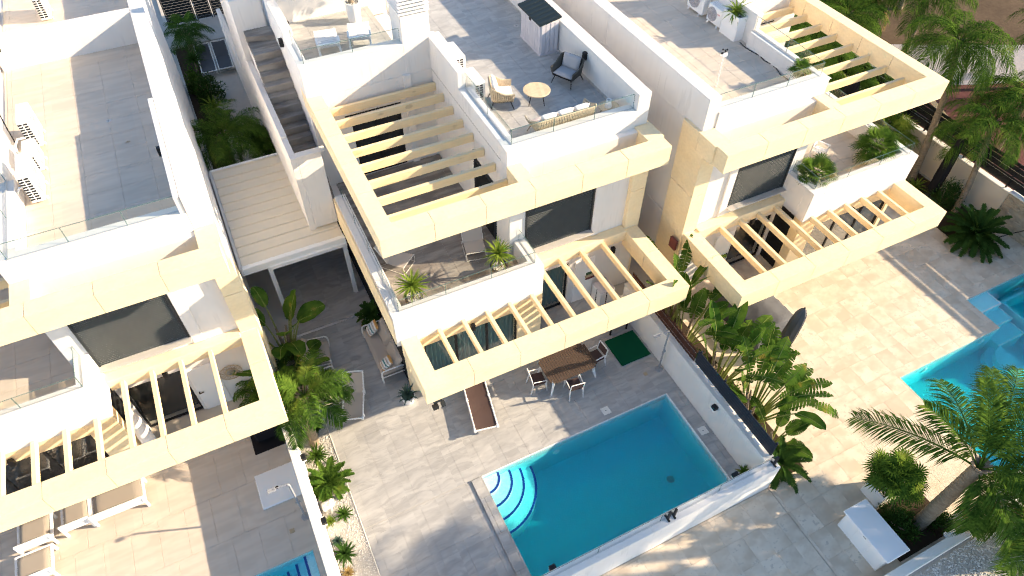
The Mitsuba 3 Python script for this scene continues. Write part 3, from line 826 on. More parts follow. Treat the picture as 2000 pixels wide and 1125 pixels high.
# ------------------------------------------------------------------ roof terrace furniture
def ac_unit(x, y, z, rz, label, w=.85, h=.75, d=.34, fan=True, group=None):
    """condenser; local x = width, front faces -y"""
    T = place(x, y, z, rz)
    t = thing('air_conditioner', label, 'air conditioner', group)
    b = put(t, 'casing', MB(T).box(-w/2, w/2, -d/2, d/2, .07, h, .018), 'whiteplastic')
    g = MB(T)
    for zz in np.arange(.16, h-.08, .085):
        for yy in (-.085, .055):
            g.box(-w/2-.004, -w/2+.01, yy, yy+.11, zz, zz+.055)
    put(t, 'side_grille', g, 'anthracite', kind='stuff')
    f = MB(T)
    for s in (-.09, .0, .09):
        f.box(-w/2+.05, w/2-.05, s-.006, s+.006, h-.004, h+.003)
    put(t, 'top_ribs', f, 'lilacplastic', kind='stuff')
    if fan:
        Mf = frame((1, 0, 0), (0, 0, 1), (0, -1, 0), (-.12, -d/2-.001, h*.54))
        put(t, 'fan_guard', MB(T).lathe([(.001, .012), (.07, .014), (.075, .004), (h*.36, .006), (h*.38, -.004)], (0, 0, 0), 28, Mf), 'fan')
        rg = MB(T)
        for r in np.arange(.09, h*.37, .028):
            a = np.linspace(0, 2*math.pi, 29)
            rg.tube(np.c_[r*np.cos(a), r*np.sin(a), np.full(29, .010)], .004, 4, Mf, cap=False)
        put(t, 'grille_rings', rg, 'lilacplastic', kind='stuff')
        put(t, 'badge', MB(T).box(w/2-.24, w/2-.10, -d/2-.004, -d/2+.002, h-.22, h-.19), 'red')
    for sx in (-1, 1):
        for sy in (-1, 1):
            put(t, 'foot', MB(T).box(sx*w*.33-.03, sx*w*.33+.03, sy*d*.55-.025, sy*d*.55+.025, 0, .075, .006), 'whitepaint')
    return t

ac_unit(7.50, 20.75, F2, 90, 'white air conditioner nearest the chimney, half hidden behind the raised parapet')
ac_unit(7.55, 19.45, F2, 90, 'white air conditioner in the middle behind the raised parapet of the grey roof terrace', w=1.0, h=.98)
ac_unit(7.62, 18.05, F2, 90, 'white air conditioner beside the cream wicker armchair', w=.95, h=.80)
ac_unit(-5.2, 21.7, F2, 90, 'rearmost of three white air conditioners on the left roof terrace', w=1.02, h=.98)
ac_unit(-5.22, 20.35, F2, 90, 'smaller white air conditioner between two larger ones on the left roof terrace', w=.8, h=.66)
ac_unit(-5.25, 19.05, F2, 90, 'front-most of three white air conditioners on the left roof terrace', w=1.05, h=1.0)
ac_unit(-4.6, 29.8, F2, 90, 'white air conditioner at the top left beyond the cross parapet', w=1.0, h=.95)
ac_unit(17.6, 19.6, F2, -90, 'larger white air conditioner with a round fan beside the white planter', w=.95, h=.95)
ac_unit(17.63, 18.50, F2, -90, 'smaller white air conditioner with a round fan and red badge, beside the white planter', w=.80, h=.70)

def paddle_chair(x, y, rz, label, width, rope, cush, back_cush, ncush, rope_smooth=True):
    """rope armchair or sofa: splayed black legs, curved woven shell, seat and back cushions; front faces -y"""
    T = place(x, y, F2, rz)
    name, cat = ('armchair', 'armchair') if width < 1.2 else ('sofa', 'sofa')
    t = thing(name, label, cat)
    hw, dp = width/2, .36
    # shell: cords between a lower rail and a leaning upper rail along a U
    k = 34 if width < 1.2 else 60
    path = []
    for s in np.linspace(0, 1, k):
        L = 2*dp*1.55+width
        d = s*L
        if d < dp*1.55:
            p = (-hw, -dp+d*1.0*1.16)
        elif d < dp*1.55+width:
            p = (-hw+(d-dp*1.55), dp*.92)
        else:
            p = (hw, dp*.80-(d-dp*1.55-width)*1.16)
        path.append(p)
    path = np.array(path)
    for _ in range(3):
        path[1:-1] = (path[:-2]+2*path[1:-1]+path[2:])/4
    c = np.array([0, 0])
    out = path/np.linalg.norm(path*np.array([1/hw, 1/dp]), axis=1, keepdims=True)*.10
    lo = np.c_[path*.93, np.full(k, .30)]
    backness = smooth01((path[:, 1]+.15)/.45)
    hi = np.c_[path+out*np.array([1, 1]), .58+.20*backness]
    cords = MB(T)
    for i in range(k):
        cords.tube([lo[i], (lo[i]+hi[i])/2+np.r_[out[i]*.25, 0], hi[i]], .021, 5, cap=False)
    put(t, 'rope_shell', cords, rope, smooth=40, kind='stuff')
    put(t, 'lining', MB(T).add(np.vstack([lo*np.array([.95, .95, 1]), hi*np.array([.95, .95, 1])]), [(i, i+1, k+i+1, k+i) for i in range(k-1)]), rope, smooth=True)
    put(t, 'top_rail', MB(T).tube(hi, .024, 8), rope, smooth=40)
    put(t, 'base_rail', MB(T).tube(np.vstack([lo, lo[:1]]), .02, 8).box(-hw*.88, hw*.88, -dp*.88, dp*.8, .27, .30), 'blackmetal', smooth=30)
    for sx in (-1, 1):
        for sy in (-1, 1):
            put(t, 'leg', MB(T).tube([(sx*(hw-.10), sy*(dp-.10), .30), (sx*(hw-.01), sy*(dp+.02), .002)], [.022, .014], 8), 'blackmetal', smooth=30)
    put(t, 'seat_cushion', MB(T).cushion(-hw*.90, hw*.90, -dp*1.02, dp*.72, .30, .46), cush, smooth=True)
    w = width*.86/ncush
    for i in range(ncush):
        x0 = -width*.43+w*i
        M = frame((1, 0, 0), (0, .30, .954), (0, -.954, .30), (x0+w/2, dp*.50, .66))
        put(t, 'back_cushion', MB(T).cushion(-w*.47, w*.47, -.23, .23, -.085, .085, M), back_cush, smooth=True)
    return t

def smooth01(x):
    x = np.clip(x, 0, 1)
    return x*x*(3-2*x)

paddle_chair(10.78, 17.55, -62, 'dark grey rope armchair with grey cushions standing in the roof terrace shade', .80, 'darkrope', 'greycushion', 'greycushion', 1)
paddle_chair(8.22, 17.35, 72, 'cream rope armchair with a white cushion in the sun strip of the roof terrace', .80, 'wicker', 'pinkcushion', 'whitecushion', 1)
paddle_chair(9.28, 15.30, 180, 'cream rope sofa with three white back cushions against the roof glass', 1.95, 'wicker', 'pinkcushion', 'whitecushion', 3)

def round_table(x, y, z, r, h, label, legs=3):
    T = place(x, y, z, 20)
    t = thing('coffee_table', label, 'table')
    put(t, 'top', MB(T).lathe([(.001, h-.035), (r-.01, h-.035), (r, h-.025), (r, h-.008), (r-.008, h), (.001, h)], n=40), 'teak', smooth=30)
    for i in range(legs):
        a = 2*math.pi*i/legs
        put(t, 'leg', MB(T).tube([(r*.55*math.cos(a), r*.55*math.sin(a), h-.035), (r*.82*math.cos(a), r*.82*math.sin(a), .002)], [.018, .012], 8), 'blackmetal', smooth=30)
    return t
round_table(9.30, 16.95, F2, .44, .45, 'round wooden coffee table on black legs between the roof terrace seats', 4)
round_table(10.93, 15.22, F2, .33, .42, 'small round side table carrying a white lantern in the glass corner')
t = thing('lantern', 'white openwork lantern on the small round side table', 'lantern')
T = place(10.88, 15.18, F2+.42)
k = put(t, 'body', MB(T).lathe([(.10, 0), (.115, .02), (.075, .24), (.06, .26)], n=18), 'whitepaint', smooth=40)
put(t, 'ring', MB(T).tube([(.07*math.cos(a), .07*math.sin(a), .262) for a in np.linspace(0, 2*math.pi, 17)], .012, 6), 'whitepaint', smooth=40)
put(t, 'candle', MB(T).lathe([(.001, .20), (.04, .20), (.04, 0)], n=14), 'whitecushion')

t = thing('storage_shed', 'lilac grey plastic garden shed with dark hipped roof on the roof terrace', 'shed')
T = place(10.66, 19.31, F2)
bd = put(t, 'body', MB(T).box(.03, .72, .03, 1.51, .03, 1.16, .01), 'lilacplastic')
put(t, 'plinth', MB(T).box(0, .75, 0, 1.55, 0, .07, .01), 'lilacplastic')
for i in range(8):
    put(t, 'board', MB(T).box(.004, .034, .05+.182*i, .05+.182*i+.148, .08, 1.15, .006), 'lilacplastic')
for i in range(4):
    put(t, 'board', MB(T).box(.05+.17*i, .05+.17*i+.138, .004, .034, .08, 1.15, .006), 'lilacplastic')
put(t, 'latch', MB(T).box(-.01, .014, .72, .86, .98, 1.07, .005), 'blackmetal')
rf = MB(T).add([(-.07, -.07, 1.15), (.76, -.07, 1.30), (.76, 1.62, 1.30), (-.07, 1.62, 1.15), (-.07, -.07, 1.20), (.76, -.07, 1.36), (.76, 1.62, 1.36), (-.07, 1.62, 1.20)],
               [(3, 2, 1, 0), (4, 5, 6, 7), (0, 1, 5, 4), (1, 2, 6, 5), (2, 3, 7, 6), (3, 0, 4, 7)])
put(t, 'roof', rf, 'shedroof')
for i in range(7):
    y = .02+.25*i
    put(t, 'roof_rib', MB(T).add([(-.05, y-.02, 1.20), (.75, y-.02, 1.357), (.75, y+.02, 1.357), (-.05, y+.02, 1.20), (-.05, y-.01, 1.22), (.75, y-.01, 1.38), (.75, y+.01, 1.38), (-.05, y+.01, 1.22)],
                             [(4, 5, 6, 7), (0, 1, 5, 4), (2, 3, 7, 6), (3, 0, 4, 7), (1, 2, 6, 5)]), 'shedroof')

def plastic_lounger(x, y, z, rz, label, group=None):
    """moulded white slatted sun lounger with its back raised; head towards -y"""
    T = place(x, y, z, rz)
    t = thing('sun_lounger', label, 'sun lounger', group)
    for sx in (-1, 1):
        put(t, 'rail', MB(T).box(sx*.34-.035, sx*.34+.035, -.55, 1.25, .27, .34, .015), 'whiteplastic')
        for yy in (-.5, 1.1):
            put(t, 'leg', MB(T).box(sx*.34-.03, sx*.34+.03, yy-.04, yy+.04, 0, .27, .01), 'whiteplastic')
    for i in range(11):
        put(t, 'slat', MB(T).box(-.31, .31, .02+.11*i, .10+.11*i, .325, .35, .008), 'whiteplastic')
    Mb = frame((1, 0, 0), (0, -.80, .60), (0, .60, .80), (0, 0, .34))
    put(t, 'back_frame', MB(T).box(-.34, -.28, 0, .72, -.02, .03, .01, Mb).box(.28, .34, 0, .72, -.02, .03, .01, Mb).box(-.28, .28, .66, .72, -.02, .03, .01, Mb), 'whiteplastic')
    for i in range(6):
        put(t, 'back_slat', MB(T).box(-.27+.092*i, -.20+.092*i, .03, .65, -.008, .014, .006, Mb), 'whiteplastic')
    put(t, 'arm', MB(T).box(-.40, -.33, -.05, .35, .50, .54, .01).box(.33, .40, -.05, .35, .50, .54, .01).box(-.39, -.34, .28, .34, .30, .50).box(.34, .39, .28, .34, .30, .50), 'whiteplastic')
plastic_lounger(3.98, 21.75, 7.46, -8, 'left one of two white plastic sun loungers on the rear terrace')
plastic_lounger(5.05, 21.75, 7.46, -14, 'right one of two white plastic sun loungers on the rear terrace')

def mast(x, y):
    t = thing('weather_station', 'small weather station on a white pole at the front corner of the tan roof terrace', 'weather station')
    put(t, 'pole', MB().tube([(x, y, F2), (x, y, F2+1.2)], .02, 10), 'whitepaint', smooth=40)
    put(t, 'sensor', MB().box(x-.07, x+.10, y-.06, y+.06, F2+1.12, F2+1.24, .015), 'whitepaint')
    put(t, 'rain_gauge', MB().lathe([(.05, 0), (.065, .08)], (x-.09, y, F2+1.16), 14), 'whitepaint')
    for i in range(3):
        a = i*2.094
        put(t, 'cup', MB().sphere((x+.08*math.cos(a), y+.08*math.sin(a), F2+1.33), .032, 8, 6).tube([(x, y, F2+1.33), (x+.07*math.cos(a), y+.07*math.sin(a), F2+1.33)], .007, 6), 'blackmetal', smooth=True)
    put(t, 'vane', MB().box(x-.012, x+.012, y-.012, y+.012, F2+1.2, F2+1.36).box(x-.16, x-.05, y-.004, y+.004, F2+1.22, F2+1.29), 'blackmetal')
mast(15.09, 15.12)
cab = [(17.61, 17.05), (17.56, 16.7), (17.6, 16.33), (17.67, 16.0), (17.60, 15.71), (17.67, 15.4), (17.64, 15.1), (17.52, 14.75), (17.55, 14.41)]
solo('cable', 'thin dark cable along the foot of the low parapet on the tan roof terrace', 'cable', MB().tube([(a, b, F2+.012) for a, b in cab], .014, 6), 'blackmetal', smooth=40)

# ------------------------------------------------------------------ garden furniture of the middle villa
def alu_sofa(x, y, rz, w, label, cat='sofa', pillows=0):
    """white tube frame with beige cushions; front faces -y"""
    T = place(x, y, 0, rz)@np.diag([1.0, 1.18, 1.06, 1.0])
    t = thing('garden_sofa' if w > 1.2 else 'garden_armchair', label, cat)
    fr = MB(T)
    for s in (-1, 1):
        a = s*(w/2)
        fr.tube([(a, -.36, .004), (a, -.38, .40), (a, -.36, .55), (a, -.30, .60), (a, .22, .60), (a, .33, .56), (a, .38, .004)], .022, 8)
        fr.tube([(a, -.37, .28), (a, .36, .28)], .018, 8)
    fr.box(-w/2, w/2, -.37, -.33, .26, .30, .006).box(-w/2, w/2, .33, .37, .26, .30, .006)
    fr.tube([(-w/2, .36, .60), (-w/2+.05, .44, .74), (w/2-.05, .44, .74), (w/2, .36, .60)], .02, 8)
    put(t, 'frame', fr, 'whitepaint', smooth=40)
    n = 1 if w < 1.2 else 2
    put(t, 'seat_cushion', MB(T).cushion(-w/2+.03, w/2-.03, -.38, .30, .29, .43, e=8), 'beigecushion', smooth=True)
    for i in range(n):
        cw = (w-.08)/n
        M = frame((1, 0, 0), (0, .50, .866), (0, -.866, .50), (-w/2+.04+cw*(i+.5), .20, .62))
        put(t, 'back_cushion', MB(T).cushion(-cw*.49, cw*.49, -.25, .25, -.10, .10, M, e=6), 'beigecushion', smooth=True)
    return t, T

def striped_pillow(T, x, y, z, tilt, label):
    t = thing('scatter_cushion', label, 'cushion')
    M = T@frame((math.cos(tilt), 0, -math.sin(tilt)), (0, .72, .69), norm(np.cross((math.cos(tilt), 0, -math.sin(tilt)), (0, .72, .69))), (x, y, z))
    cols = ['orange', 'whitecushion', 'beigecushion', 'whitecushion', 'tealstripe', 'whitecushion', 'beigecushion', 'whitecushion', 'orange']
    n = 19
    g = np.linspace(-1, 1, n)
    X, Y = np.meshgrid(g, g, indexing='ij')
    k = np.clip((1-np.abs(X)**4)*(1-np.abs(Y)**4), 0, 1)**.5
    top = np.stack([X*.22*(1-.08*np.abs(Y)**2), Y*.22*(1-.08*np.abs(X)**2), .075*k+.004], -1)
    i = np.arange(n*n).reshape(n, n)
    for s in range(9):
        sl = slice(2*s, 2*s+3)
        a = top[:, sl]
        b = a*np.array([1, 1, -1.0])
        m = a.shape[1]
        q = [(r*m+c, (r+1)*m+c, (r+1)*m+c+1, r*m+c+1) for r in range(n-1) for c in range(m-1)]
        put(t, 'stripe', MB().add(a.reshape(-1, 3), q, M).add(b.reshape(-1, 3), [u[::-1] for u in q], M), cols[s], smooth=True)

_, T = alu_sofa(2.42, 14.72, -90, 2.15, 'beige cushioned sofa on a white frame against the middle villa')
striped_pillow(T, -.80, -.10, .66, .15, 'striped cushion standing at the rear end of the beige sofa')
striped_pillow(T, .78, -.14, .62, -.15, 'striped cushion leaning at the front end of the beige sofa')
alu_sofa(.25, 15.55, 80, .95, 'beige armchair on a white frame beside the banana plant', 'armchair')
alu_sofa(.15, 14.0, 90, 1.3, 'beige two-seat bench half hidden by the feathery palm', 'bench')

def sling_lounger(x, y, z, rz, label, frame_m, sling, L=1.95, w=.66, h=.34, raise_=.0, arms=False):
    """tube frame sun lounger with a stretched sling; head at +y"""
    T = place(x, y, z, rz)
    t = thing('sun_lounger', label, 'sun lounger')
    hinge = L*.60
    a = math.radians(raise_)
    end = (hinge+(L-hinge)*math.cos(a), h+(L-hinge)*math.sin(a))
    for s in (-1, 1):
        put(t, 'rail', MB(T).tube([(s*w/2, 0, h), (s*w/2, hinge, h), (s*w/2, end[0], end[1])], .026, 8), frame_m, smooth=40)
        for yy in (.22, hinge+.1, L-.1):
            if yy > hinge+.2 and raise_ > 15:
                continue
            put(t, 'leg', MB(T).tube([(s*w/2, yy, h), (s*w/2, yy+.05, .004)], .02, 8), frame_m, smooth=40)
    put(t, 'crossbar', MB(T).tube([(-w/2, 0, h), (w/2, 0, h)], .026, 8).tube([(-w/2, end[0], end[1]), (w/2, end[0], end[1])], .026, 8).tube([(-w/2, .25, .12), (w/2, .25, .12)], .016, 8), frame_m, smooth=40)
    n = 26
    yy = np.linspace(.03, L-.03, n)
    Y = np.where(yy < hinge, yy, hinge+(yy-hinge)*math.cos(a))
    Zs = np.where(yy < hinge, h, h+(yy-hinge)*math.sin(a))
    xs = np.linspace(-w/2+.015, w/2-.015, 7)
    G = np.stack([np.tile(xs, (n, 1)), np.tile(Y[:, None], 7), np.tile(Zs[:, None], 7)-.03*(1-(xs/(w/2))**2)[None]*(1+.3*np.sin(yy*9))[:, None]], -1).reshape(-1, 3)
    q = [(r*7+c, r*7+c+1, (r+1)*7+c+1, (r+1)*7+c) for r in range(n-1) for c in range(6)]
    b = G-np.array([0, 0, .008])
    put(t, 'sling', MB(T).add(G, q).add(b, [u[::-1] for u in q]), sling, smooth=True)
    for s in (-1, 1):
        for yy in (.0, hinge):
            put(t, 'joint', MB(T).box(s*w/2-.04, s*w/2+.04, yy-.05, yy+.05, h-.05, h+.035, .012), 'whiteplastic')
    return t
sling_lounger(4.32, 10.35, 0, -11, 'brown sling sun lounger with a white frame on the sunny grey terrace', 'whitepaint', 'brownsling', 2.0, .74)
sling_lounger(.58, 12.55, 0, -20, 'pale sling sun lounger half under the feathery palm', 'whitepaint', 'beigecushion', 1.7, .66, .36, 35)
sling_lounger(.20, 35.3, 0, -2, 'left one of the two dark grey sun loungers in the shaded driveway', 'whitepaint', 'greysling', 2.1, .72, .38, 42)
sling_lounger(1.05, 35.3, 0, -2, 'right one of the two dark grey sun loungers in the shaded driveway', 'whitepaint', 'greysling', 2.1, .72, .38, 42)

# dining set under the frame
t = thing('dining_table', 'brown slatted dining table with white legs under the lower frame', 'table')
T = place(7.74, 11.20, 0, 0)
for i in range(20):
    x = -.90+.0905*i
    c = .10 if i in (0, 19) else (.03 if i in (1, 18) else 0)
    put(t, 'slat', MB(T).box(x, x+.076, -.55+c, .55-c, .715, .745, .004), 'deckboard')
put(t, 'apron', MB(T).box(-.8, .8, -.40, -.36, .63, .712).box(-.8, .8, .36, .40, .63, .712), 'whitepaint')
for sx in (-1, 1):
    for sy in (-1, 1):
        put(t, 'leg', MB(T).tube([(sx*.74, sy*.40, .712), (sx*.86, sy*.50, .004)], [.05, .035], 4), 'whitepaint')

def dining_chair(x, y, rz, label):
    T = place(x, y, 0, rz)
    t = thing('dining_chair', label, 'chair')
    for sx in (-1, 1):
        put(t, 'leg', MB(T).tube([(sx*.23, -.22, .44), (sx*.25, -.27, .004)], [.022, .018], 6), 'whitepaint', smooth=40)
        put(t, 'rear_leg', MB(T).tube([(sx*.25, .30, .004), (sx*.23, .22, .44), (sx*.23, .30, .88)], .02, 6), 'whitepaint', smooth=40)
        put(t, 'armrest', MB(T).tube([(sx*.25, -.24, .44), (sx*.26, -.24, .63), (sx*.25, .22, .65)], .018, 6), 'whitepaint', smooth=40)
    put(t, 'seat', MB(T).box(-.23, .23, -.23, .22, .43, .46, .01), 'brownsling')
    Mb = frame((1, 0, 0), (0, .18, .98), (0, -.98, .18), (0, .23, .48))
    put(t, 'backrest', MB(T).box(-.22, .22, .08, .38, -.008, .008, .004, Mb), 'brownsling')
    put(t, 'top_rail', MB(T).tube([(-.23, .30, .88), (.23, .30, .88)], .02, 6), 'whitepaint', smooth=40)
dining_chair(6.62, 11.25, 82, 'white dining chair with brown seat at the left end of the slatted table')
dining_chair(7.62, 10.52, 172, 'white dining chair with brown seat on the pool side of the slatted table')
dining_chair(8.86, 11.2, -86, 'white dining chair with brown back at the right end of the slatted table')

solo('mat', 'dark green square of artificial turf beside the pool wall', 'mat', MB().box(9.66, 10.86, 10.67, 11.86, .004, .05, .02), 'greenfelt')
def shower(x, y, dx, label, m):
    t = thing('outdoor_shower', label, 'shower')
    put(t, 'pole', MB().tube([(x, y, 0), (x, y, 2.1), (x+dx*.05, y, 2.17)], .03, 10), m, smooth=40)
    put(t, 'base', MB().lathe([(.001, .03), (.12, .03), (.13, 0)], (x, y, 0), 20), m, smooth=30)
    put(t, 'arm', MB().tube([(x, y, 2.17), (x+dx*.40, y+.03, 2.16)], .014, 8), m, smooth=40)
    put(t, 'head', MB().box(min(x+dx*.36, x+dx*.58), max(x+dx*.36, x+dx*.58), y-.03, y+.09, 2.12, 2.15, .008), m)
    put(t, 'mixer', MB().tube([(x-.07, y-.02, 1.05), (x+.07, y-.02, 1.05)], .028, 8), m, smooth=40)
    return t
shower(10.75, 10.03, -1, 'steel outdoor shower beside the green turf square', 'fan')
shower(-1.66, 10.21, -1, 'steel outdoor shower leaning over the white tray at the left villa', 'fan')
t = thing('shower_tray', 'large white shower tray on the left villa\'s terrace', 'shower tray')
put(t, 'tray', MB().box(-2.74, -1.50, 10.93, 12.12, .002, .07, .02), 'whitepaint')
put(t, 'drain', MB().lathe([(.001, .073), (.05, .073), (.055, .07)], (-2.2, 11.45, 0), 16), 'steel')
for i, (x, y, w) in enumerate(((8.23, 9.40, 'beside the long edge of the pool'), (10.69, 7.38, 'on the narrow strip beside the pool wall'))):
    t = thing('skimmer_lid', 'square cream skimmer lid '+w, 'lid')
    put(t, 'lid', MB().box(x-.14, x+.14, y-.14, y+.14, .003, .012, .003), 'creampaint')
    put(t, 'hole', MB().lathe([(.001, .0135), (.018, .0135)], (x, y, 0), 10), 'blackmetal')
for x, y, w in ((10.23, 10.05, 'in front of the shower'), (-2.13, 9.95, 'beside the left pool')):
    solo('floor_drain', 'small square brass floor drain '+w, 'drain', MB().box(x-.07, x+.07, y-.07, y+.07, .003, .008), 'rattan')
t = thing('barbecue', 'black covered barbecue behind the green turf square', 'barbecue')
put(t, 'body', MB().box(9.95, 10.75, 11.98, 12.5, .35, .95, .05), 'blackcover')
put(t, 'hood', MB().box(10.0, 10.7, 12.0, 12.46, .95, 1.15, .09), 'blackcover')
put(t, 'leg', MB().box(9.98, 10.03, 12.0, 12.05, .003, .35).box(10.66, 10.71, 12.0, 12.05, .003, .35).box(9.98, 10.03, 12.42, 12.47, .003, .35).box(10.66, 10.71, 12.42, 12.47, .003, .35), 'blackmetal')
t = thing('barbecue', 'black barbecue on a dark mat under the left villa\'s lower frame', 'barbecue')
put(t, 'mat', MB().box(-2.55, -1.52, 12.85, 14.2, .003, .02), 'blackcover')
put(t, 'body', MB().box(-2.40, -1.62, 13.2, 13.75, .02, .85, .06), 'blackcover')
put(t, 'lid', MB().sphere((-2.0, 13.45, .85), (.36, .27, .2), 18, 8), 'blackmetal', smooth=True)
t = thing('washing_machine', 'white washing machine with strapped cover in the laundry porch', 'washing machine')
put(t, 'casing', MB().box(10.25, 10.85, 13.25, 13.85, .01, .86, .02), 'whitepaint')
put(t, 'strap', MB().box(10.24, 10.86, 13.5, 13.53, .01, .872).box(10.5, 10.53, 13.24, 13.86, .01, .872), 'blackmetal')
put(t, 'cover', MB().cushion(10.24, 10.86, 13.24, 13.86, .8, .96, e=8), 'lilacplastic', smooth=True)
t = thing('wall_sign', 'red and green painted wooden sign on the laundry porch wall', 'sign')
put(t, 'board', MB().box(9.98, 10.36, 13.94, 13.99, 1.32, 1.44, .005), 'signgreen')
put(t, 'board', MB().box(9.95, 10.38, 13.93, 13.99, 1.19, 1.31, .005), 'rattan')
put(t, 'board', MB().box(9.99, 10.36, 13.94, 13.99, 1.06, 1.18, .005), 'signred')
solo('wall_sign', 'dark red picture board in the narrow gap between the middle and right villas', 'sign', MB().box(12.9, 13.0, 12.9, 13.25, 2.25, 2.7, .01), 'signred')
t = thing('picket_fence', 'white picket fence at the end of the narrow gap between the villas', 'fence')
for i in range(9):
    put(t, 'picket', MB().box(11.95+.13*i, 12.03+.13*i, 12.50, 12.53, .02, 1.75, .006), 'whitepaint')
put(t, 'rail', MB().box(11.93, 13.1, 12.535, 12.56, .4, .47).box(11.93, 13.1, 12.535, 12.56, 1.4, 1.47), 'whitepaint')

# clear sling chairs on the balcony
def wire_chair(x, y, z, rz, label):
    T = place(x, y, z, rz)
    t = thing('lounge_chair', label, 'chair')
    for s in (-1, 1):
        put(t, 'side_frame', MB(T).tube([(s*.34, -.50, .34), (s*.34, -.50, .012), (s*.34, .45, .012), (s*.34, .10, .30), (s*.34, .52, .85)], .011, 6), 'creampaint', smooth=40)
    put(t, 'front_bar', MB(T).tube([(-.34, -.50, .34), (.34, -.50, .34)], .011, 6).tube([(-.34, -.5, .012), (.34, -.5, .012)], .011, 6), 'creampaint', smooth=40)
    P = np.array([(-.48, .34), (-.1, .27), (.12, .30), (.34, .58), (.52, .85)])
    v = [(s*.33, a, b) for a, b in P for s in (-1, 1)]
    put(t, 'sling', MB(T).add(v, [(2*i, 2*i+1, 2*i+3, 2*i+2) for i in range(4)]), 'beigecushion', smooth=40)
wire_chair(6.10, 15.05, F1, -12, 'pale low lounge chair on the balcony beside the right-hand yucca')
wire_chair(3.55, 15.55, F1, 40, 'pale lounge chair mostly hidden under the upper frame at the left of the balcony')

# ------------------------------------------------------------------ left villa's terrace
def sectional(x, y, rz, w, label, cush='taupesling'):
    T = place(x, y, 0, rz)
    t = thing('garden_sofa', label, 'sofa')
    fr = MB(T)
    for s in (-1, 1):
        fr.box(s*(w/2)-.035, s*(w/2)+.035, -.42, .42, .30, .38, .01)
        for yy in (-.42, .42):
            fr.box(s*(w/2)-.035, s*(w/2)+.035, yy-.035, yy+.035, .003, .62 if yy > 0 else .38, .01)
    fr.box(-w/2, w/2, -.455, -.385, .30, .38, .01).box(-w/2, w/2, .385, .455, .30, .38, .01).box(-w/2, w/2, .385, .455, .55, .62, .01)
    put(t, 'frame', fr, 'whitepaint')
    put(t, 'seat', MB(T).cushion(-w/2+.04, w/2-.04, -.38, .38, .31, .46, e=8), cush, smooth=True)
    for i in range(3):
        put(t, 'back_slat', MB(T).box(-w/2+.04, w/2-.04, .40, .43, .40+.05*i, .43+.05*i), 'whitepaint')
sectional(-6.47, 13.0, 180, 1.42, 'long white framed sofa nearest the sunlit edge of the left terrace')
sectional(-7.62, 13.05, 180, .72, 'narrow white framed sofa second from the right on the left terrace')
sectional(-8.7, 12.98, 180, .85, 'white framed corner sofa at the left edge, behind the foot end of the table')
sectional(-8.75, 11.95, 180, .9, 'white framed sofa at the bottom left corner of the photograph')
t = thing('parasol', 'closed white covered parasol leaning behind the left villa\'s rafters', 'parasol')
put(t, 'cover', MB().tube([(-5.2, 14.0, .25), (-5.25, 14.25, 1.3), (-5.28, 14.4, 2.0), (-5.3, 14.45, 2.35)], [.20, .21, .15, .05], 12), 'whitecushion', smooth=40)
put(t, 'strap', MB().tube([(-5.28, 14.33, 1.7), (-5.285, 14.36, 1.8)], .19, 12), 'whitepaint', smooth=40)
put(t, 'foot', MB().box(-5.5, -4.9, 13.7, 14.3, .003, .10, .02), 'greycover')
t = thing('wall_mirror', 'round rattan mirror on the left villa\'s porch wall', 'mirror')
Mf = frame((1, 0, 0), (0, 0, 1), (0, -1, 0), (-2.42, 15.20, 1.45))
put(t, 'glass', MB().lathe([(.001, .02), (.15, .02)], n=24, M=Mf), 'mirrorglass')
put(t, 'frame', MB().tube([(.34*math.cos(a), .34*math.sin(a), .02) for a in np.linspace(0, 2*math.pi, 33)], .014, 6, Mf).tube([(.16*math.cos(a), .16*math.sin(a), .02) for a in np.linspace(0, 2*math.pi, 25)], .016, 6, Mf), 'rattan', smooth=40)
m = MB()
for a in np.linspace(0, 2*math.pi, 19)[:-1]:
    m.tube([((.25+.07*math.cos(b))*math.cos(a)-.035*math.sin(b)*math.sin(a), (.25+.07*math.cos(b))*math.sin(a)+.035*math.sin(b)*math.cos(a), .02) for b in np.linspace(0, 2*math.pi, 9)], .007, 5, Mf)
put(t, 'loops', m, 'rattan', smooth=40, kind='stuff')

# ------------------------------------------------------------------ right villa's garden
t = thing('storage_chest', 'white lidded storage chest in front of the low wall at the bottom right', 'chest')
put(t, 'body', MB().box(12.36, 13.06, 1.58, 3.08, .003, .84, .015), 'whitepaint')
put(t, 'lid', MB().box(12.27, 13.12, 1.50, 3.16, .852, .92, .015), 'whitepaint')
for i in range(3):
    put(t, 'front_panel', MB().box(12.345, 12.362, 1.62+.49*i, 2.08+.49*i, .08, .78, .006), 'whitepaint')
for y in (1.9, 2.75):
    put(t, 'hinge', MB().box(13.10, 13.135, y-.05, y+.05, .80, .88, .005), 'fan')
put(t, 'latch', MB().box(12.32, 12.345, 2.28, 2.38, .74, .86, .006), 'fan')
def planter(label, x0, x1, y0, y1, z0, h):
    t = thing('planter', label, 'planter')
    m = MB().box(x0, x0+.04, y0, y1, z0, z0+h, .008).box(x1-.04, x1, y0, y1, z0, z0+h, .008).box(x0+.04, x1-.04, y0, y0+.04, z0, z0+h, .008).box(x0+.04, x1-.04, y1-.04, y1, z0, z0+h, .008)
    put(t, 'box', m, 'whitepaint')
    put(t, 'soil', MB().box(x0+.04, x1-.04, y0+.04, y1-.04, z0+.01, z0+h-.08), 'soil')
    R, m = RS(int(x0*10)), MB()
    for _ in range(150):
        a, b = R.uniform(x0+.06, x1-.06), R.uniform(y0+.06, y1-.06)
        m.sphere((a, b, z0+h-.07), R.uniform(.015, .03), 5, 3)
    put(t, 'pebbles', m, 'pebble', kind='stuff')
    return t
planter('white cube planter holding the fluffy green shrub at the bottom right', 13.78, 14.5, 2.95, 3.6, .003, .62)
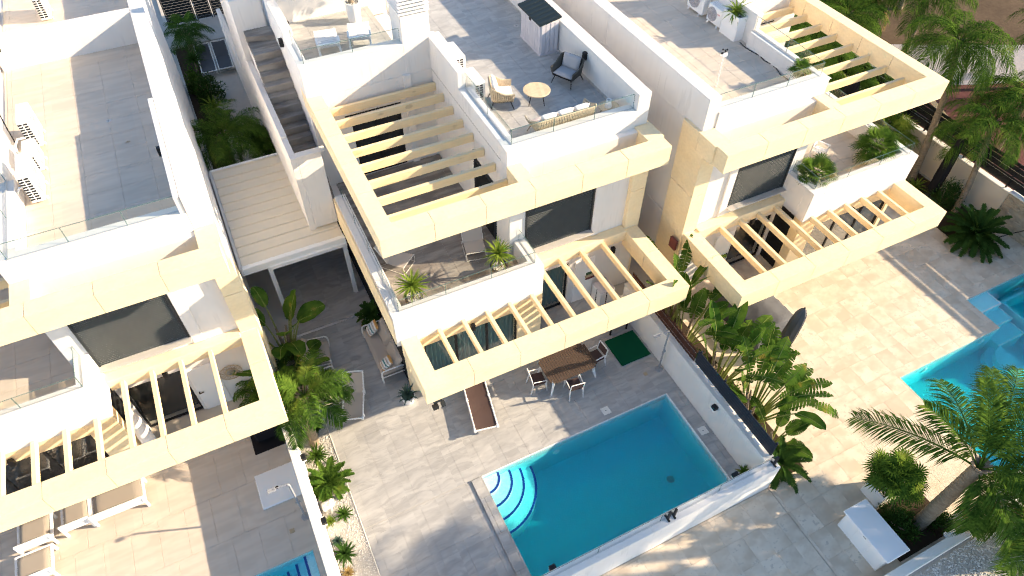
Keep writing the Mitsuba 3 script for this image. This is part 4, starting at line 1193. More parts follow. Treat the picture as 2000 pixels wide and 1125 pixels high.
planter('tall white planter with pebbles beside the right air conditioners', 17.41, 17.80, 17.17, 18.02, F2, .88)
t = thing('covered_furniture', 'garden furniture under a draped grey cover beside the banana plants', 'furniture cover')
n = 26
X, Y = np.meshgrid(np.linspace(14.15, 16.25, n), np.linspace(9.1, 11.6, n), indexing='ij')
ed = np.minimum(np.minimum(X-14.15, 16.25-X)/.18, np.minimum(Y-9.1, 11.6-Y)/.18)
P = np.stack([X, Y, np.zeros_like(X)], -1).reshape(-1, 3)
nz = np.asarray(meshkit.fbm(P*2.2)).reshape(n, n)
Zc = np.clip(ed, 0, 1)**.6*(.78+.12*np.sin(X*3))*1.0+.10*(nz-.5)
fold = .07*np.sin((X+Y)*16)*np.clip(1-ed*.5, 0, 1)
G = np.stack([X+fold*.4, Y+fold*.4, np.maximum(Zc, .004)], -1).reshape(-1, 3)
i = np.arange(n*n).reshape(n, n)
put(t, 'cover', MB().add(G, np.stack([i[:-1, :-1], i[1:, :-1], i[1:, 1:], i[:-1, 1:]], -1).reshape(-1, 4)), 'greycover', smooth=50)
def parasol(x, y, z, h, r, lean, m, label):
    t = thing('parasol', label, 'parasol')
    L = np.array(lean)
    k = 22
    v, f = [], []
    prof = [(.16, .55), (.22, .92), (.50, 1.0), (.78, .95), (.90, .78), (.97, .45), (1.0, .12)]
    for (s, q) in prof:
        c = np.array([x, y, z])+np.array([L[0]*s, L[1]*s, h*s])
        for j in range(k):
            a = 2*math.pi*j/k
            rr = r*q*(1+.16*math.cos(8*a+2*s))
            v.append(c+[rr*math.cos(a), rr*math.sin(a), 0])
    f = [(i*k+j, i*k+(j+1) % k, (i+1)*k+(j+1) % k, (i+1)*k+j) for i in range(len(prof)-1) for j in range(k)]
    put(t, 'canopy', MB().add(v, f), m, smooth=50)
    put(t, 'pole', MB().tube([(x, y, z), (x+L[0]*1.02, y+L[1]*1.02, z+h*1.02)], .03, 10), 'anthracite', smooth=40)
    put(t, 'base', MB().box(x-.3, x+.3, y-.3, y+.3, z+.003, z+.09, .02), 'greycover')
parasol(14.72, 8.62, 0, 2.6, .22, (.25, .0), 'greycover', 'closed grey parasol standing among the banana plants')
parasol(26.15, 12.3, 0, 3.2, .21, (.1, .1), 'blackcover', 'closed black parasol in front of the cream boundary wall')
parasol(25.3, 17.3, 0, 3.5, .30, (.1, .1), 'blackcover', 'closed black parasol seen through the right villa\'s upper pergola')
def slat_chair(x, y, z, rz, label):
    T = place(x, y, z, rz)
    t = thing('balcony_chair', label, 'chair')
    for sx in (-1, 1):
        put(t, 'rear_leg', MB(T).box(sx*.24-.025, sx*.24+.025, .20, .25, 0, .92, .008), 'whitepaint')
        put(t, 'leg', MB(T).box(sx*.24-.025, sx*.24+.025, -.25, -.20, 0, .62, .008), 'whitepaint')
        put(t, 'armrest', MB(T).box(sx*.24-.03, sx*.24+.03, -.27, .20, .62, .65, .008), 'whitepaint')
    for i in range(5):
        put(t, 'seat_slat', MB(T).box(-.215, .215, -.22+.085*i, -.15+.085*i, .42, .445, .006), 'whitepaint')
    for i in range(4):
        put(t, 'back_slat', MB(T).box(-.215, .215, .215, .235, .52+.10*i, .59+.10*i, .006), 'whitepaint')
slat_chair(19.75, 13.75, F1, 25, 'white slatted chair on the right villa\'s balcony between the palms')
t = thing('wall_socket', 'small white outdoor socket on the right villa\'s lower frame', 'socket')
put(t, 'plate', MB().box(13.5, 13.58, 10.3, 10.42, 2.7, 2.9, .01), 'whitepaint')
t = thing('balance_beam', 'wooden balance beam on the red playground', 'play equipment')
put(t, 'beam', MB().tube([(31.9, 17.5, .35), (31.0, 15.2, .35)], .14, 4), 'wood')
put(t, 'post', MB().box(31.7, 31.85, 16.9, 17.1, .02, .3).box(31.05, 31.2, 15.5, 15.7, .02, .3), 'anthracite')
t = thing('garden_hose_reel', 'white tap bracket on the low wall behind the chest', 'tap')
put(t, 'bracket', MB().box(14.55, 14.98, 1.32, 1.42, .52, .57, .01), 'creampaint')
put(t, 'valve', MB().lathe([(.001, .06), (.05, .06), (.055, 0)], (14.65, 1.42, .50), 14), 'whitepaint')
solo('hose', 'thin dark hose hanging from the stone wall behind the cycad', 'hose', MB().tube([(27.42, 8.2, 1.5), (27.40, 8.7, .9), (27.36, 9.1, .35), (27.0, 9.35, .03), (26.4, 9.5, .03)], .018, 6), 'blackmetal', smooth=40)

# small roof fittings
for i, (x, y, z, w) in enumerate(((10.9, 21.6, F2, 'the grey roof terrace beside the shed'), (-3.2, 21.8, F2, 'the left roof terrace, in its shaded half'), (14.3, 18.2, F2, 'the tan roof terrace'))):
    t = thing('roof_drain', 'round steel drain grate on '+w, 'drain')
    put(t, 'grate', MB().lathe([(.001, .008), (.07, .008), (.08, .002)], (x, y, z), 18), 'alu', smooth=30)
    put(t, 'slots', MB().box(x-.05, x+.05, y-.006, y+.006, z+.0085, z+.0095).box(x-.006, x+.006, y-.05, y+.05, z+.0085, z+.0095), 'blackmetal', kind='stuff')
for i, (y, w) in enumerate(((21.2, 'rearmost'), (20.0, 'middle'), (18.8, 'front-most'))):
    solo('refrigerant_pipe', 'white insulated pipe bending from the parapet to the %s left air conditioner' % w, 'pipe', MB().tube([(-5.36, y, F2+.45), (-5.55, y-.05, F2+.5), (-5.68, y-.12, F2+.35), (-5.72, y-.25, F2+.12), (-5.74, y-.4, F2+.02)], .03, 8), 'whitepaint', smooth=40)
solo('roof_cable', 'black cable drooping over the parapet at the left edge of the photograph', 'cable', MB().tube([(-6.15, 22.6, 8.2), (-5.95, 22.4, 8.23), (-5.83, 22.1, 8.0), (-5.80, 21.8, 7.6), (-5.80, 21.7, 7.1)], .018, 6), 'blackmetal', smooth=40)
solo('fallen_leaf', 'curled brown leaf on the left roof terrace floor', 'leaf', MB().add([(-2.9, 20.4, F2+.01), (-2.78, 20.38, F2+.03), (-2.70, 20.41, F2+.008), (-2.79, 20.45, F2+.02)], [(0, 1, 3), (1, 2, 3)]), 'rattan')

# ------------------------------------------------------------------ plants
def ribbon(mb, P, W, N):
    """tapered strip along points P with half widths W, side vectors N (k x 3)"""
    P, W, N = np.asarray(P), np.asarray(W)[:, None], np.asarray(N)
    v = np.vstack([P-N*W, P+N*W])
    k = len(P)
    mb.add(v, [(i, i+1, k+i+1, k+i) for i in range(k-1)])

def arc(base, az, e0, e1, L, n=10, power=1.2):
    """a stem that leaves at elevation e0 and bends to e1 (degrees)"""
    t = np.linspace(0, 1, n)
    e = np.radians(e0+(e1-e0)*t**power)
    d = np.stack([np.cos(e)*math.cos(az), np.cos(e)*math.sin(az), np.sin(e)], -1)
    p = np.vstack([[0, 0, 0], np.cumsum((d[:-1]+d[1:])/2*L/(n-1), axis=0)])
    return np.asarray(base)+p, d

def pinnate(R, base, az, e0, e1, L, ll, nl=46, lw=.0165, hang=.5, start=.18, sweep=.75, vup=.25):
    """feather frond: rachis and two combs of leaflets, in one mesh"""
    P, D = arc(base, az, e0, e1, L)
    m = MB()
    m.tube(P, np.linspace(.022, .004, len(P))*max(1, L/2.2), 5, cap=False)
    ts = np.linspace(start, .995, nl)
    idx = ts*(len(P)-1)
    i0 = np.minimum(idx.astype(int), len(P)-2)
    fr = (idx-i0)[:, None]
    B, F = P[i0]*(1-fr)+P[i0+1]*fr, D[i0]*(1-fr)+D[i0+1]*fr
    S = np.cross(F, [0, 0, 1.0])
    S /= np.linalg.norm(S, axis=1, keepdims=True)+1e-9
    U = np.cross(S, F)
    prof = ll*np.clip(np.sin(math.pi*(ts*.86+.10))**.55, .15, 1)
    for sd in (-1, 1):
        j = R.uniform(.8, 1.15, nl)
        d = S*sd*1.0+F*sweep*R.uniform(.75, 1.25, nl)[:, None]+U*(vup+R.uniform(-.18, .18, nl)[:, None])
        d /= np.linalg.norm(d, axis=1, keepdims=True)
        l = (prof*j)[:, None]
        mid = B+d*l*.5-np.array([0, 0, 1])*l*hang*.12
        tip = B+d*l*.92-np.array([0, 0, 1])*l*hang*R.uniform(.5, 1.0, nl)[:, None]
        w = np.cross(d, U)
        w /= np.linalg.norm(w, axis=1, keepdims=True)+1e-9
        w = w*.8+U*.35*R.uniform(-1, 1, nl)[:, None]
        q = lw
        v = np.stack([B-w*q*.45, B+w*q*.45, mid-w*q, mid+w*q, tip], 1).reshape(-1, 3)
        k = np.arange(nl)*5
        f = np.vstack([np.c_[k, k+1, k+3], np.c_[k, k+3, k+2], np.c_[k+2, k+3, k+4]])
        m.add(v, f)
    return m

def trunk(t, pts, r0, r1, n=14, rings=True, m='bark'):
    P = np.asarray(pts, float)
    s = np.linspace(0, len(P)-1, 26 if rings else 10)
    i = np.minimum(s.astype(int), len(P)-2)
    f = (s-i)[:, None]
    Q = P[i]*(1-f)+P[i+1]*f
    r = np.linspace(r0, r1, len(Q))*(1+(.06*(np.arange(len(Q)) % 2) if rings else 0))
    return put(t, 'trunk', MB().tube(Q, r, n), m, smooth=50)

def queen_palm(label, pts, r0, r1, nf, L, ll, seed, hang=.7, e_lo=-35, e_hi=72, leaf='palmleaf', nl=46, lw=.0165, dry=0, name='palm_tree', group=None, fronds=()):
    R = RS(seed)
    t = thing(name, label, 'palm tree', group)
    trunk(t, pts, r0, r1)
    top = np.array(pts[-1], float)
    m = MB()
    for i in range(14):
        a = i*2.4
        P, D = arc(top-[0, 0, .25], a, 78, 40, .55, 5)
        m.tube(P, np.linspace(.05, .02, 5)*r1/.12, 5)
    put(t, 'leaf_bases', m, 'bark', smooth=40)
    for i in range(nf):
        a = i*2.39996+R.uniform(-.25, .25)
        u = (i+.5)/nf
        e0 = e_hi-(e_hi-e_lo)*.62*u+R.uniform(-8, 8)
        e1 = e_lo-45*u+R.uniform(-12, 12)
        put(t, 'frond', pinnate(R, top, a, e0, e1, L*R.uniform(.82, 1.08), ll, nl, lw, hang), leaf if i < nf-dry else 'dryleaf')
    for (a, e0, e1, l) in fronds:
        put(t, 'frond', pinnate(R, top, math.radians(a), e0, e1, l, ll, nl, lw, hang), leaf)
    return t

def fan_leaf(R, m, base, az, e0, stem, r, n=18, spread=300, cup=.25, droop=.25):
    P, D = arc(base, az, e0, e0-25, stem, 5)
    m.tube(P, .008, 4, cap=False)
    c, d = P[-1], D[-1]
    s = norm(np.cross(d, [0, 0, 1.0]))
    u = np.cross(s, d)
    for i in range(n):
        a = math.radians(-spread/2+spread*i/(n-1))
        q = d*math.cos(a)+s*math.sin(a)+u*cup
        q /= np.linalg.norm(q)
        l = r*(.72+.28*math.cos(a*.6))*R.uniform(.9, 1.08)
        w = norm(np.cross(q, u))*r*.062
        mid, tip = c+q*l*.55, c+q*l*.97-np.array([0, 0, l*droop])
        v = [c-w*.2, c+w*.2, mid-w, mid+w, tip]
        m.add(v, [(0, 1, 3), (0, 3, 2), (2, 3, 4)])

def fan_palm(label, x, y, z, h, n, stem, r, seed, name='fan_palm', leaf='palmleaf', tr=.10, pot=None, cat='palm', group=None, low=-20, jit=0.0):
    R = RS(seed)
    t = thing(name, label, cat, group)
    if pot:
        pot(t)
    if h > .05:
        trunk(t, [(x, y, z), (x+R.uniform(-.05, .05)*h, y+R.uniform(-.05, .05)*h, z+h)], tr, tr*.8, rings=False)
    for i in range(n):
        m = MB()
        u = (i+.5)/n
        q, g = R.uniform(0, 6.283), jit*math.sqrt(R.uniform())
        fan_leaf(R, m, (x+g*math.cos(q), y+g*math.sin(q), z+h+R.uniform(-1, 1)*jit), i*2.39996+R.uniform(-.3, .3), 80-(80-low)*u**.8+R.uniform(-8, 8), stem*R.uniform(.8, 1.15), r*R.uniform(.85, 1.1))
        put(t, 'fan', m, leaf)
    return t

def rosette(m, R, c, n, L, w, e_hi=85, e_lo=-15, bend=28, fold=0.0, k=5):
    """sword-like leaves all round a point"""
    for i in range(n):
        u = (i+.5)/n
        a = i*2.39996+R.uniform(-.2, .2)
        e = e_hi-(e_hi-e_lo)*u**.75+R.uniform(-5, 5)
        P, D = arc(c, a, e, e-bend*R.uniform(.6, 1.3), L*R.uniform(.8, 1.08), k)
        S = np.cross(D, [0, 0, 1.0])
        S /= np.linalg.norm(S, axis=1, keepdims=True)+1e-9
        W = w*np.array([.65, 1.0, .85, .5, .03])[:k]
        if fold:
            U = np.cross(S, D)
            C = P.copy()
            v = np.vstack([P-S*W[:, None]+U*W[:, None]*fold, C, P+S*W[:, None]+U*W[:, None]*fold])
            f = [(i2, i2+1, k+i2+1, k+i2) for i2 in range(k-1)]+[(k+i2, k+i2+1, 2*k+i2+1, 2*k+i2) for i2 in range(k-1)]
            m.add(v, f)
        else:
            ribbon(m, P, W, S)

def yucca(label, x, y, z, stem, n, L, w, seed, leaf='yuccaleaf', name='yucca', pot=None, cat='plant', heads=1, **k):
    R = RS(seed)
    t = thing(name, label, cat)
    if pot:
        pot(t)
    m = MB()
    if stem > .05:
        put(t, 'stem', MB().tube([(x, y, z), (x+.02, y-.01, z+stem*.5), (x, y, z+stem)], [.05, .042, .04], 8), 'bark', smooth=40)
    rosette(m, R, (x, y, z+stem), n, L, w, fold=.45, **k)
    put(t, 'leaves', m, leaf, kind='stuff')
    return t

def pot_shape(x, y, z, r, h, m, rim=.9, fill='soil', pebbles=0, seed=1, square=False):
    def f(t):
        if square:
            b = MB().box(x-r, x-r+.03, y-r, y+r, z, z+h, .006).box(x+r-.03, x+r, y-r, y+r, z, z+h, .006).box(x-r+.03, x+r-.03, y-r, y-r+.03, z, z+h, .006).box(x-r+.03, x+r-.03, y+r-.03, y+r, z, z+h, .006)
            put(t, 'pot', b, m)
            put(t, 'soil', MB().box(x-r+.03, x+r-.03, y-r+.03, y+r-.03, z+.01, z+h-.06), fill)
        else:
            put(t, 'pot', MB().lathe([(.001, 0), (r*rim*.9, 0), (r*rim, .03), (r, h*.8), (r, h), (r-.03, h), (r-.04, h-.06), (.001, h-.06)], (x, y, z), 28), m, smooth=40)
            put(t, 'soil', MB().lathe([(.001, h-.055), (r-.04, h-.055)], (x, y, z), 20), fill)
        if pebbles:
            R, b = RS(seed), MB()
            for _ in range(pebbles):
                a, q = R.uniform(0, 6.283), (r-.06)*math.sqrt(R.uniform())
                b.sphere((x+q*math.cos(a), y+q*math.sin(a), z+h-.05), R.uniform(.014, .03), 5, 3)
            put(t, 'pebbles', b, 'pebble', kind='stuff')
    return f

def cycad(label, x, y, z, n, L, ll, seed, h=.3, leaf='darkleaf', nl=44, lw=.016, name='cycad', e_hi=75, e_lo=0, hang=.05, sweep=.9, pot=None, group=None, dry=0):
    R = RS(seed)
    t = thing(name, label, 'cycad', group)
    if pot:
        pot(t)
    trunk(t, [(x, y, z), (x, y, z+h)], .13*L+.02, .11*L+.02, rings=False)
    for i in range(n):
        u = (i+.5)/n
        e = e_hi-(e_hi-e_lo)*u**.7
        put(t, 'frond', pinnate(R, (x, y, z+h), i*2.39996+R.uniform(-.15, .15), e+R.uniform(-5, 5), e-38-20*R.uniform(), L*R.uniform(.85, 1.05), ll, nl, lw, hang, .12, sweep, .45),
            leaf if i < n-dry else 'dryleaf')
    return t

def paddle(R, t, base, az, e0, stem, L, W, tilt, ragged=0.0, leaf='broadleaf', e1=None, roll=0.0):
    """strelitzia / banana leaf: stem, midrib and a broad blade (own sub-part)"""
    P, D = arc(base, az, e0, e0-12, stem, 6)
    m = MB().tube(P, np.linspace(.04, .018, 6), 6, cap=False)
    e_st = e0-12
    Q, E = arc(P[-1], az+R.uniform(-.15, .15), e_st-tilt*.25, e_st-tilt if e1 is None else e1, L, 13, 1.0)
    m.tube(Q, np.linspace(.017, .004, 13), 5, cap=False)
    k = put(t, 'leaf_stem', m, 'midrib', smooth=40)
    S = np.cross(E, [0, 0, 1.0])
    S /= np.linalg.norm(S, axis=1, keepdims=True)+1e-9
    U = np.cross(S, E)
    cr, sr = math.cos(roll), math.sin(roll)
    S, U = S*cr+U*sr, U*cr-S*sr
    tt = np.linspace(0, 1, 13)
    w = W*np.clip(np.sin(math.pi*np.clip(tt*.93+.05, 0, 1))**.62, 0, 1)
    w[-1] = .01
    b = MB()
    for sd in (-1, 1):
        rows = []
        for f_, up in ((0, .0), (.5, .17), (1.0, .22)):
            wav = .05*W*np.sin(tt*17+sd+R.uniform(0, 6))*f_
            rows.append(Q+S*sd*(w*f_)[:, None]+U*(w*up*f_*(1.0)+wav)[:, None])
        V = np.array(rows)
        if ragged <= 0:
            b.add(V.reshape(-1, 3), [(r*13+c, r*13+c+1, (r+1)*13+c+1, (r+1)*13+c) for r in range(2) for c in range(12)])
        else:
            for c in range(12):
                cut = R.uniform(0, ragged) if R.uniform() < .75 else 0
                a0, a1 = V[:, c], V[:, c+1]
                d = (a1-a0)*cut*np.array([0, .35, 1.0])[:, None]*.5
                drop = np.array([0, 0, -1.0])*w[c]*ragged*np.array([0, .12, .45])[:, None]*R.uniform(0, 1)
                b.add(np.vstack([a0+d+drop, a1-d+drop]), [(0, 1, 4, 3), (1, 2, 5, 4)])
    put(k, 'blade', b, leaf, smooth=True if ragged <= 0 else False)

def banana(label, x, y, n, h, L, W, seed, ragged=.5, name='banana_plant', spread=.25, e=(84, 48), group=None, tilt=(15, 70), lean=False):
    R = RS(seed)
    t = thing(name, label, 'plant', group)
    for i in range(max(3, n//4)):
        a, q = R.uniform(0, 6.283), spread*.5*math.sqrt(R.uniform())
        b = (x+q*math.cos(a), y+q*math.sin(a))
        put(t, 'pseudostem', MB().tube([(b[0], b[1], .01), (b[0]+.05*math.cos(a), b[1]+.05*math.sin(a), h*.3), (b[0]+.16*math.cos(a), b[1]+.16*math.sin(a), h*R.uniform(.5, .75))], [.075, .06, .03], 7), 'bark', smooth=40)
    for i in range(n):
        u = (i+.5)/n
        a = i*2.39996+R.uniform(-.4, .4)
        if lean and u > .25 and math.cos(a) < -.15:
            a = math.pi-a
        c = (x+spread*math.cos(a)*.5, y+spread*math.sin(a)*.5, .01)
        paddle(R, t, c, a, e[0]-(e[0]-e[1])*u+R.uniform(-4, 4), h*R.uniform(.55, 1.05), L*R.uniform(.8, 1.1), W*R.uniform(.8, 1.1),
               tilt[0]+(tilt[1]-tilt[0])*u*R.uniform(.6, 1.2), ragged if R.uniform() < .75 else 0, roll=R.uniform(-.4, .4))
    return t

def bush(label, x, y, z, r, h, n, leaf, seed, lw=.03, ll=.09, name='shrub', kindleaf='leaves', clumps=26, group=None, dens=.35):
    R = RS(seed)
    t = thing(name, label, 'shrub', group)
    st = MB()
    for i in range(7):
        a = R.uniform(0, 6.28)
        st.tube([(x, y, z), (x+r*.3*math.cos(a), y+r*.3*math.sin(a), z+h*.4), (x+r*.6*math.cos(a), y+r*.6*math.sin(a), z+h*.75)], [.03, .02, .008], 5)
    put(t, 'branches', st, 'bark', smooth=40)
    C = R.normal(size=(clumps, 3))
    C /= np.linalg.norm(C, axis=1, keepdims=True)
    C *= R.uniform(.55, 1.0, (clumps, 1))
    C[:, 2] = np.abs(C[:, 2])*.9+.12
    k = R.randint(0, clumps, n)
    D = R.normal(size=(n, 3))
    D /= np.linalg.norm(D, axis=1, keepdims=True)
    P = C[k]+D*dens*R.uniform(.3, 1, (n, 1))
    P[:, 2] = np.maximum(P[:, 2], .03)
    P = P*np.array([r, r, h])*.85+np.array([x, y, z])
    d = D+R.normal(size=(n, 3))*.5+np.array([0, 0, .3])
    d /= np.linalg.norm(d, axis=1, keepdims=True)
    s = np.cross(d, R.normal(size=(n, 3)))
    s /= np.linalg.norm(s, axis=1, keepdims=True)
    l = (ll*R.uniform(.7, 1.3, n))[:, None]
    v = np.stack([P, P+d*l*.5+s*lw*.5, P+d*l, P+d*l*.5-s*lw*.5], 1).reshape(-1, 3)
    q = np.arange(n)*4
    put(t, 'foliage', MB().add(v, np.vstack([np.c_[q, q+1, q+2], np.c_[q, q+2, q+3]])), leaf)
    return t

# middle villa: pots
yucca('left one of two potted yuccas in pebbles on the glass balcony', 3.46, 13.62, F1+.40, .52, 74, .62, .026, 1, pot=pot_shape(3.46, 13.62, F1, .28, .46, 'anthracite', .85, 'soil', 190, 1))
yucca('right one of two potted yuccas in pebbles on the glass balcony', 6.36, 13.66, F1+.40, .55, 74, .60, .026, 2, pot=pot_shape(6.36, 13.66, F1, .28, .46, 'anthracite', .85, 'soil', 190, 2))
queen_palm('small feathery palm in a tall white pot on the rear roof terrace', [(5.45, 23.72, 7.9), (5.40, 23.8, 8.5), (5.35, 23.9, 9.2)], .10, .06, 14, 1.2, .4, 5, nl=30, lw=.016)
t = thing('plant_pot', 'tall round white pot on the rear roof terrace', 'plant pot')
pot_shape(5.45, 23.70, 7.46, .26, .72, 'whitepaint', .88, 'soil', 90, 4)(t)
cycad('cycad with yellowed lower leaves in a white pot near the carport', 2.50, 16.35, .34, 26, .62, .16, 7, .10, nl=34, pot=pot_shape(2.50, 16.35, 0, .24, .40, 'whitepaint', .8), dry=5, e_lo=-25)
yucca('blue green agave in a white bowl by the middle villa\'s front corner', 2.50, 12.62, .34, .05, 26, .42, .045, 9, leaf='agaveleaf', name='agave', pot=pot_shape(2.50, 12.62, 0, .24, .36, 'whitepaint', .75), bend=8)
# gravel bed beside the terrace
queen_palm('feathery bright green palm in the white gravel beside the grey terrace', [(-.76, 12.42, 0), (-.72, 12.6, .6), (-.62, 12.95, 1.35), (-.55, 13.1, 1.7)], .15, .10, 14, 1.75, .55, 11, hang=.6, e_lo=-35, nl=60, lw=.019)
yucca('spiky green yucca in the gravel below the feathery palm', -.80, 11.88, 0, .18, 64, .48, .020, 12, leaf='palmleaf')
cycad('round cycad with yellow green centre in the gravel bed', -.72, 10.85, 0, 30, .78, .15, 13, .22, leaf='palmleaf', nl=44, lw=.018, e_lo=-18, hang=.1)
yucca('dark rosette agave in the gravel near the bottom edge', -.95, 8.60, 0, .06, 34, .46, .036, 14, leaf='darkleaf', name='agave', bend=12)
yucca('grey green echeveria cluster in the gravel', -1.03, 9.05, 0, .02, 30, .22, .03, 15, leaf='agaveleaf', name='succulent', bend=5)
yucca('yellowish succulent clump in the gravel beside the pale rock', -1.05, 9.72, 0, .03, 40, .22, .02, 16, leaf='yuccaleaf', name='succulent', bend=10)
yucca('orange tipped succulent at the bottom edge of the gravel bed', -1.02, 8.05, 0, .03, 36, .24, .022, 17, leaf='dryleaf', name='succulent', bend=10)
yucca('low dark leafy clump in the gravel at the foot of the feathery palm', -.55, 12.95, 0, .03, 40, .34, .022, 18, leaf='darkleaf', name='succulent', bend=40)
yucca('small green tuft in the gravel next to the spiky yucca', -.45, 11.55, 0, .02, 34, .22, .012, 19, leaf='palmleaf', name='grass_tuft', bend=60)
yucca('green strap leaved clump in the gravel beyond the pale rock', -.62, 9.75, 0, .03, 40, .36, .024, 20, leaf='broadleaf', name='succulent', bend=45)
R = RS(8)
m = MB()
for i in range(4):
    Mr = frame(norm((R.uniform(.6, 1), R.uniform(-.6, .6), .1)), (0, 1, 0), (0, 0, 1), (-.98+R.uniform(-.1, .1), 10.15+R.uniform(-.18, .18), .12+.05*i))
    m.box(-.18, .18, -.13, .13, -.07, .06, .05, Mr)
solo('rock', 'pale layered rock in the gravel below the round cycad', 'rock', m, 'pebble')
banana('tall strelitzia with two large upright paddles at the carport corner', -.62, 16.15, 11, 2.3, 1.0, .30, 21, ragged=0, e=(89, 74), tilt=(8, 105), spread=.35)
banana('lower dark strelitzia clump against the left villa\'s wall', -.95, 14.9, 9, 1.2, .8, .22, 22, ragged=0, e=(80, 45), tilt=(20, 70))
bush('light green leafy shrub behind the feathery palm', -.85, 14.2, 0, .55, .8, 900, 'palmleaf', 23, .035, .085)
fan_palm('small dark fan palm beneath the strelitzia', -.5, 15.3, 0, .5, 14, .5, .42, 24, leaf='darkleaf')
# gravel
def gravel(label, x0, x1, y0, y1, n, seed, rmin=.018, rmax=.04):
    R, m = RS(seed), MB()
    base = np.array([(1, 0, 0), (-1, 0, 0), (0, 1, 0), (0, -1, 0), (0, 0, .7), (0, 0, -.4)], float)
    F = np.array([(0, 2, 4), (2, 1, 4), (1, 3, 4), (3, 0, 4), (2, 0, 5), (1, 2, 5), (3, 1, 5), (0, 3, 5)])
    for _ in range(n):
        a = R.uniform(0, 6.28)
        c, s = math.cos(a), math.sin(a)
        r = R.uniform(rmin, rmax)
        q = base*r*np.array([1, R.uniform(.6, 1), 1])
        q = np.c_[q[:, 0]*c-q[:, 1]*s, q[:, 0]*s+q[:, 1]*c, q[:, 2]]+[R.uniform(x0, x1), R.uniform(y0, y1), .006]
        m.add(q, F)
    solo('gravel', label, 'gravel', m, 'pebble', kind='stuff')
gravel('white gravel around the palms between the garden wall and the grey terrace', -1.2, -.27, 7.0, 14.5, 4200, 31, .012, .028)
gravel('white gravel strip with black bits beyond the low wall at the bottom right', 12.5, 19, -1.8, 1.0, 7500, 32, .02, .045)
solo('kerb', 'thin pale edging strip between the gravel bed and the grey terrace', 'kerb', MB().box(-.255, -.228, 5.2, 14.6, -.03, .025, .004), 'creampaint')

# driveway planting, from the gate towards the carport
fan_palm('fan palm in the driveway bed nearest the gate', -.25, 39.3, 0, .9, 14, .6, .55, 41, leaf='palmleaf')
yucca('yucca in the driveway bed behind the two dark loungers', -.35, 36.2, 0, .7, 60, .7, .03, 42, leaf='darkleaf')
queen_palm('short feathery palm in the driveway bed beside the loungers', [(-.3, 37.9, 0), (-.25, 37.8, 1.2)], .12, .09, 16, 1.6, .45, 43, leaf='darkleaf', nl=36)
bush('dark glossy shrub in the driveway bed in front of the loungers', -.15, 33.4, 0, .75, 1.5, 1700, 'darkleaf', 44, .06, .13)
bush('lighter shrub against the left villa in the driveway bed', -.65, 34.4, 0, .5, 1.5, 900, 'broadleaf', 45, .06, .12)
yucca('spiky yucca between the dark shrubs of the driveway', -.2, 31.8, 0, .5, 54, .75, .03, 46, leaf='yuccaleaf')
bush('low dark ferny shrub in the driveway bed', -.25, 30.6, 0, .8, 1.1, 1500, 'darkleaf', 47, .03, .12)
queen_palm('large dark feathery palm drooping over the carport roof', [(-.35, 26.2, 0), (-.30, 26.1, 1.6), (-.2, 25.9, 2.6)], .16, .11, 26, 2.3, .6, 48, leaf='palmleaf', nl=52, hang=.8)
queen_palm('small feathery palm behind the carport next to the staircase', [(1.45, 26.2, 0), (1.4, 26.1, 1.2), (1.35, 26.0, 2.1)], .11, .08, 18, 1.5, .45, 49, leaf='palmleaf', nl=40, hang=.9)
bush('dark broad leaved shrub at the foot of the staircase wall', 1.25, 28.3, 0, .35, 1.3, 500, 'darkleaf', 50, .10, .22)
queen_palm('potted parlour palm on the left villa\'s porch', [(-2.0, 14.8, .3), (-2.0, 14.8, .5)], .06, .05, 16, .85, .26, 51, leaf='palmleaf', nl=30, lw=.014)
t = thing('plant_pot', 'dark round pot of the parlour palm on the left porch', 'plant pot')
pot_shape(-2.0, 14.8, 0, .2, .34, 'anthracite')(t)

# right-hand strip of banana plants
banana('rear banana plant in the gap between the middle and right villas', 12.35, 11.7, 9, 2.3, 1.25, .22, 61, .9, e=(87, 72), tilt=(4, 60))
banana('banana plant beside the reed screen with upright pointed leaves', 12.0, 10.55, 11, 2.1, 1.25, .24, 62, .4, e=(88, 70), tilt=(0, 62), spread=.5, lean=True)
banana('banana plant in the middle of the bed, in front of the grey covered furniture', 12.1, 8.7, 14, 2.2, 1.25, .25, 63, .6, e=(88, 70), tilt=(0, 70), spread=.6, lean=True)
banana('banana plant with torn yellow edged leaves nearest the front of the bed', 12.35, 7.1, 20, 2.1, 1.25, .26, 64, .8, e=(87, 64), tilt=(0, 95), spread=.6, lean=True)
banana('small fresh green banana plant at the front end of the bed', 12.25, 6.0, 9, 1.0, .8, .2, 65, .2, e=(84, 55), lean=True)
bush('fine leaved shrub between the banana plants', 12.0, 7.9, 0, .55, 1.0, 900, 'broadleaf', 66, .05, .12)
bush('dark green shrub below the banana plants near the pool wall', 11.9, 9.5, 0, .5, .9, 700, 'darkleaf', 67, .05, .12)
cycad('dark cycad at the outer corner of the pool wall', 12.0, 5.3, 0, 30, 1.0, .19, 68, .3, e_lo=-25, nl=46)
yucca('thin leafy sprig peeping over the pool corner', 10.75, 5.55, 0, .35, 18, .3, .03, 69, leaf='broadleaf', name='sprig')
